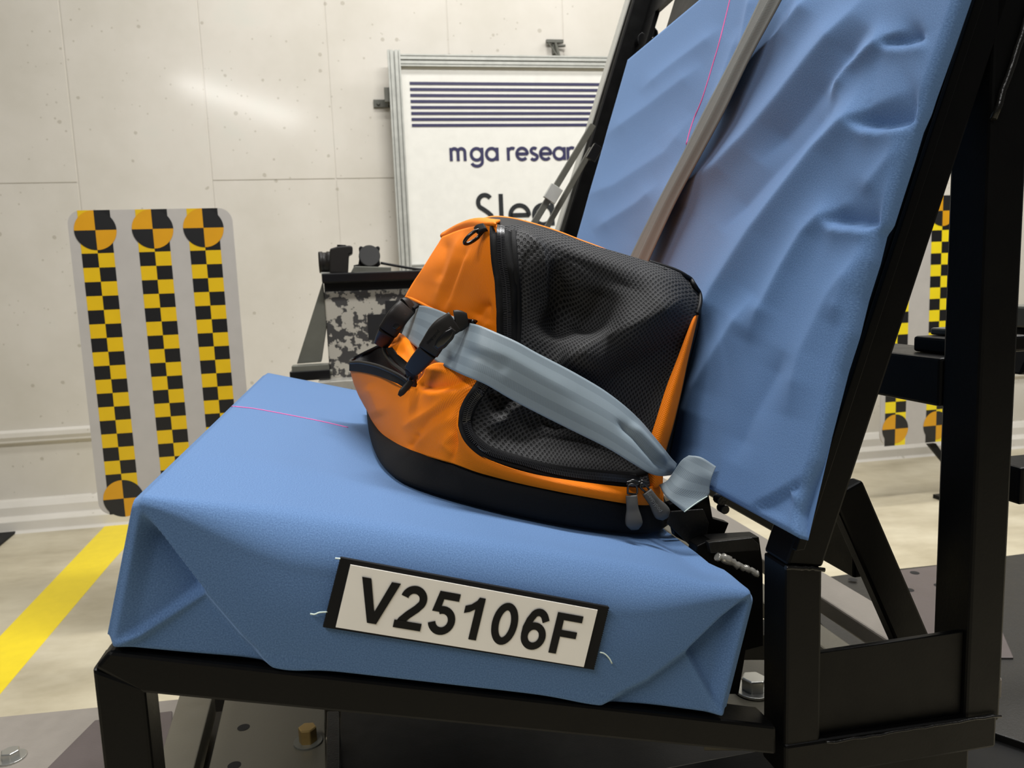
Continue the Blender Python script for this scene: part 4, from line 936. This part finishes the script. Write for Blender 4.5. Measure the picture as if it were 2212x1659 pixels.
MB().tube(smooth_path([PV(*p) for p in [(830, 752, .40), (834, 766, .385), (848, 785, .34), (866, 800, .29), (880, 812, .25)]], 50), .0028, 8).build('pocket_zip_edge', 'black_piping', bag)
g = patch(rows([(834, 752, .395), (846, 750, .37)], [(842, 768, .375), (858, 764, .35)], [(858, 786, .34), (874, 778, .32)], [(874, 802, .29), (888, 796, .27)]), 8, 30); sheet('pocket_inner_tape', g, 'black_nylon', .0015)
g = patch(rows([(833, 736, .43), (850, 728, .40), (866, 721, .38), (892, 745, .34)], [(836, 744, .42), (852, 740, .385), (872, 740, .35), (900, 762, .31)], [(842, 753, .40), (856, 757, .365), (875, 765, .325), (905, 785, .26)], [(846, 758, .38), (862, 768, .34), (882, 785, .285), (912, 808, .228)]), 40, 24)
g = crease_grid(g, [([(838, 745), (860, 738), (868, 730)], -.002, 5, 5)])
sheet('pocket_top', g, 'orange_nylon')
MB().tube(smooth_path([PV(*p) for p in [(833, 736, .428), (838, 746, .416), (842, 754, .398)]], 12), .0018, 8).build('pocket_binding', 'orange_nylon', bag)
# buckles ------------------------------------------------------------------
def loftb(name, path, W_, H2, mat, parent, e=3.2, k=24, n=24, nrm=None, cap=True):
    P = smooth_path([V(p) for p in path], n); g = []
    for i, p in enumerate(P):
        t_ = (P[min(i+1, n-1)]-P[max(i-1, 0)]).normalized(); d = (CAM-p).normalized() if nrm is None else nrm
        nx = t_.cross(d).normalized(); ny = nx.cross(t_).normalized(); f = i/(n-1)
        w_ = cr1([V((a, 0, 0)) for a in W_], f*(len(W_)-1)).x/2; h_ = cr1([V((a, 0, 0)) for a in H2], f*(len(H2)-1)).x/2
        g.append([p+nx*w_*abs(math.cos(a))**(2/e)*(1 if math.cos(a) > 0 else -1)+ny*h_*abs(math.sin(a))**(2/e)*(1 if math.sin(a) > 0 else -1) for a in [2*math.pi*j/k for j in range(k)]])
    m_ = MB(); m_.grid(g, closed_u=True)
    if cap: m_.add(g[0], [tuple(range(k))]); m_.add(g[-1], [tuple(range(k))])
    return m_.build(name, mat, parent)
def buckle(pts, S, sub):
    r_ = [PV(*p) for p in pts]
    b = loftb('buckle', [r_[1], r_[2], r_[3]], [.0205*S, .021*S, .0215*S, .021*S, .0205*S], [.008*S, .010*S, .011*S, .011*S, .0105*S], 'black_plastic', bag, e=4.5)
    loftb('plug', [r_[3], r_[3].lerp(r_[4], .5), r_[4]], [.0185*S, .0185*S, .018*S, .0165*S, .015*S], [.0085*S, .009*S, .0085*S, .0075*S, .006*S], 'black_plastic', b, e=4.5)
    loftb('shoulder', [r_[0], r_[0].lerp(r_[1], .6), r_[1]], [.012*S, .017*S, .020*S, .0205*S], [.005*S, .007*S, .008*S, .008*S], 'black_plastic', b, e=3)
    d = (CAM-r_[2]).normalized(); t_ = (r_[3]-r_[1]).normalized(); sx = t_.cross(d).normalized()
    if sx.dot(Rv) < 0: sx = -sx
    c0 = r_[1].lerp(r_[3], .20)+d*.0060*S+sx*.0034*S; c1 = r_[1].lerp(r_[3], .80)+d*.0060*S+sx*.0034*S
    loftb('tab_rim', [c0-t_*.001, (c0+c1)/2, c1+t_*.002], [.006*S, .0118*S, .0122*S, .012*S, .006*S], [.002, .0022, .0022, .0022, .002], 'rubber_black', b)
    loftb('release_tab', [c0+d*.001, (c0+c1)/2+d*.0012, c1+d*.001], [.004*S, .0085*S, .0088*S, .0085*S, .005*S], [.003, .0045, .005, .0045, .003], 'gloss_black', b)
    if sub:
        o_ = r_[3].lerp(r_[1], .10)+d*.0073*S-sx*.0052*S; fn = lambda x, y: o_+(-t_)*x-sx*y*1+d*.0004
        m_ = MB(); geo_text(m_, 'sleepypod', fn, .0019, 0, -.001, .0005); m_.build('engraved_lettering', 'engraving', b, fixn=False)
    return b
buckle([(1010, 690, .150), (983, 694, .150), (954, 715, .152), (926, 757, .160), (889, 800, .192)], 1.06, True)
buckle([(890, 656, .375), (878, 664, .37), (860, 684, .365), (838, 716, .37), (823, 744, .405)], 1.22, False)
# webbing stubs that hold the buckles
sheet('buckle_strap', patch(rows([(1030, 692, .165), (1022, 703, .165)], [(1005, 688, .150), (1000, 704, .150)], [(985, 688, .150), (984, 700, .150)]), 6, 12), 'black_nylon', .003)
sheet('buckle_strap', patch(rows([(876, 796, .20), (902, 806, .19)], [(880, 812, .22), (898, 822, .21)], [(884, 832, .235), (900, 834, .225)]), 6, 12), 'black_nylon', .003)
sheet('buckle_strap', patch(rows([(818, 735, .41), (834, 742, .41)], [(822, 748, .42), (832, 752, .415)]), 6, 6), 'black_nylon', .003)
sheet('buckle_strap', patch(rows([(884, 648, .40), (905, 660, .37)], [(880, 660, .375), (895, 668, .365)]), 6, 6), 'black_nylon', .003)
# zip pulls ----------------------------------------------------------------
def pull(path, W_, H2, mat, slider, ringp, text=None):
    b = loftb('zip_pull', [PV(*p) for p in path], W_, H2, mat, bag, e=2.8)
    sl = PV(*slider); loftb('slider', [sl-Rv*.006, sl, sl+Rv*.006], [.004, .008, .004], [.004, .006, .004], 'black_metal', b)
    rp = [PV(*p) for p in ringp]; MB().tube(smooth_path(rp+[rp[0]], 24)[:-1], .0011, 6, closed=True).build('pull_ring', 'black_metal', b)
    if text:
        a = PV(*path[0]); c = PV(*path[-1]); t_ = (c-a).normalized(); d = (CAM-a).normalized(); sx = d.cross(t_).normalized()
        h_ = .0040; fn = lambda x, y: a+t_*(x+.002)+sx*y+d*(h_+.1*x)
        m_ = MB(); geo_text(m_, text, fn, .0025, 0, -.0012, .00042); m_.build('embossed_lettering', mat.replace('rubber_grey', 'embossed_grey'), b, fixn=False)
    return b
pull([(1364, 1070, .104), (1366, 1095, .102), (1369, 1125, .101), (1371, 1143, .101)], [.0112, .0116, .0116, .0124, .0148, .0165, .0160, .0080], [.005, .0055, .0058, .006, .0075, .009, .009, .005], 'rubber_grey', (1366, 1043, .107), [(1356, 1066, .104), (1357, 1050, .103), (1366, 1046, .103), (1375, 1051, .103), (1375, 1067, .104)])
pull([(1397, 1062, .106), (1410, 1080, .104), (1427, 1103, .103), (1437, 1119, .103)], [.0105, .0110, .0112, .0122, .0148, .0165, .0160, .0080], [.005, .0055, .0058, .006, .0075, .009, .009, .005], 'rubber_grey', (1385, 1044, .110), [(1395, 1064, .107), (1383, 1052, .106), (1386, 1044, .106), (1396, 1050, .106), (1403, 1060, .107)], 'sleepypod')
pull([(890, 824, .206), (882, 832, .204), (870, 845, .202), (862, 855, .202)], [.0058, .0068, .0070, .0070, .0066, .0035], [.003, .0035, .0035, .0035, .003, .002], 'black_plastic', (891, 815, .215), [(884, 822, .21), (886, 812, .208), (894, 811, .208), (897, 818, .21)])
for px_ in ((1020, 697), (1008, 694)):
    loftb('front_slider', [PV(px_[0]-6, px_[1], .158), PV(px_[0]+6, px_[1]+3, .158)], [.006, .008, .006], [.004, .006, .004], 'black_metal', bag)
# ================================================================== BELTS
def ribbon(g, name, mat, parent=None, th_=.0012):
    n, m = len(g), len(g[0]); s = 0; uv = []
    for i in range(n):
        if i: s += (g[i][m//2]-g[i-1][m//2]).length
        uv.append([(j/(m-1), s) for j in range(m)])
    m_ = MB(); m_.grid(g, uv); return m_.build(name, mat, parent, solid=th_, offset=0)
LB = [((905, 650, .62), (882, 712, .62)), ((893, 660, .52), (870, 720, .52)), ((896, 661, .42), (870, 728, .42)), ((918, 661, .335), (890, 742, .335)), ((948, 670, .265), (916, 762, .262)), ((985, 686, .198), (948, 784, .190)),
      ((1012, 697, .158), (975, 798, .154)), ((1035, 703, .134), (1005, 812, .126)), ((1068, 717, .125), (1050, 831, .117)), ((1115, 738, .121), (1105, 863, .114)), ((1160, 763, .120), (1160, 892, .112)),
      ((1240, 805, .120), (1240, 932, .109)), ((1310, 847, .122), (1310, 967, .107)), ((1370, 896, .124), (1366, 1001, .107)), ((1412, 946, .128), (1402, 1022, .112)), ((1436, 976, .136), (1425, 1028, .124)), ((1462, 1003, .152), (1448, 1026, .146))]
ra = cr([PV(*a) for a, b in LB], 160); rb = cr([PV(*b) for a, b in LB], 160)
g = []
for i, (a, b) in enumerate(zip(ra, rb)):
    side_ = (a-b).normalized(); g.append([a.lerp(b, j/22)-vv*.0035*math.sin(math.pi*j/22)*sst(i, 50, 80) for j in range(23)])
g = crease_grid(g, [([(1330, 908), (1375, 948), (1420, 1000), (1440, 1018)], -.006, 8, 7), ([(1360, 915), (1400, 955), (1440, 1000)], .004, 12, 10), ([(1000, 760), (1050, 775), (1100, 800)], -.0025, 16, 18), ([(1000, 745), (1100, 770), (1250, 860)], .0015, 20, 20), ([(975, 730), (980, 780)], .002, 8, 10)])
lap = ribbon(g, 'lap_belt', 'grey_webbing')
props(lap, 'grey lap belt pulled around the front of the orange and black bag', 'seat belt')
g = patch(rows([(1488, 984, .120), (1472, 995, .122), (1455, 1020, .126), (1442, 1038, .130), (1424, 1048, .134)],
               [(1515, 988, .112), (1500, 1012, .113), (1482, 1038, .114), (1462, 1060, .116), (1440, 1074, .120)],
               [(1547, 1008, .104), (1538, 1030, .102), (1533, 1052, .104), (1528, 1072, .104), (1478, 1106, .106)]), 23, 40)
tail = ribbon(g, 'webbing_tail', 'grey_webbing'); props(tail, 'short frayed grey webbing end standing beside the rear bottom corner of the bag', 'strap end')
MB().tube(cr([PV(1528, 1072, .103), PV(1505, 1086, .104), PV(1478, 1106, .105)], 14), .0006, 6).build('frayed_edge', 'white_thread').parent = None
fe = [o for o in bpy.data.objects if o.name.startswith('frayed_edge')][0]
mw = V(fe.location)-V(tail.location); fe.parent = tail; fe.location = mw
# shoulder belt: twisted webbing hanging before the back cushion
SB = [((1655, -40), (1704, -40)), ((1640, 0), (1688, 0)), ((1580, 125), (1622, 122)), ((1520, 240), (1565, 240)), ((1470, 340), (1517, 330)), ((1415, 445), (1458, 440)), ((1362, 552), (1400, 566)), ((1352, 580), (1388, 594))]
def onback(px, py, off):
    return hit(px, py, nb, PB+nb*off)
ra = cr([onback(a[0]+1, a[1], .017) for a, b in SB], 90); rb = cr([onback(b[0], b[1], .022) for a, b in SB], 90)
g = [[a.lerp(b, j/12)+nb*(.006*math.exp(-((j-8)/1.6)**2)) for j in range(13)] for a, b in zip(ra, rb)]
sb_ = ribbon(g, 'shoulder_belt', 'dark_webbing'); props(sb_, 'dark grey shoulder belt running diagonally down in front of the blue back cushion', 'seat belt')
# belt anchorage and dark fittings behind the cushion corner
an = thing('belt_anchor', UVW(.50, .30, -.10), 'black anchor bracket with bolts behind the rear corner of the seat cushion', 'belt anchor')
m_ = MB().prism([PV(x, y, .16) for x, y in [(1445, 1090), (1530, 1060), (1540, 1120), (1575, 1130), (1555, 1180), (1510, 1185), (1460, 1160)]], vv*.012); m_.build('bracket', 'black_painted_steel', an, bevel=.001)
m_ = MB().prism([PV(x, y, .15) for x, y in [(1450, 1105), (1520, 1100), (1532, 1130), (1525, 1172), (1490, 1178), (1440, 1130)]], vv*.004); m_.build('plate', 'dark_chipped_steel', an, bevel=.001)
for x, y, r_ in ((1550, 1075, .006), (1556, 1095, .005)):
    c = PV(x, y, .15); MB().tube([c, c-vv*.012], r_, 12).build('bolt', 'weld_bead_steel', an, bevel=.001)

m_ = MB().prism([PV(x, y, .13) for x, y in [(1506, 1180), (1535, 1166), (1640, 1160), (1648, 1215), (1650, 1395), (1612, 1405), (1596, 1500), (1500, 1500), (1490, 1300)]], vv*.02); m_.build('back_plate', 'black_painted_steel', an, bevel=.001)
m_ = MB().prism([PV(x, y, .12) for x, y in [(1530, 1172), (1625, 1162), (1640, 1176), (1640, 1190), (1536, 1196)]], vv*.008); m_.build('tube_end', 'dark_chipped_steel', an, bevel=.001)
P_ = [PV(1548+i*4.4+random.uniform(-1, 1), 1201+i*1.9+random.uniform(-2.5, 2.5), .118) for i in range(21)]
MB().tube(P_, [random.uniform(.003, .0055) for _ in P_], 7).build('weld_seam', 'bright_steel', an)
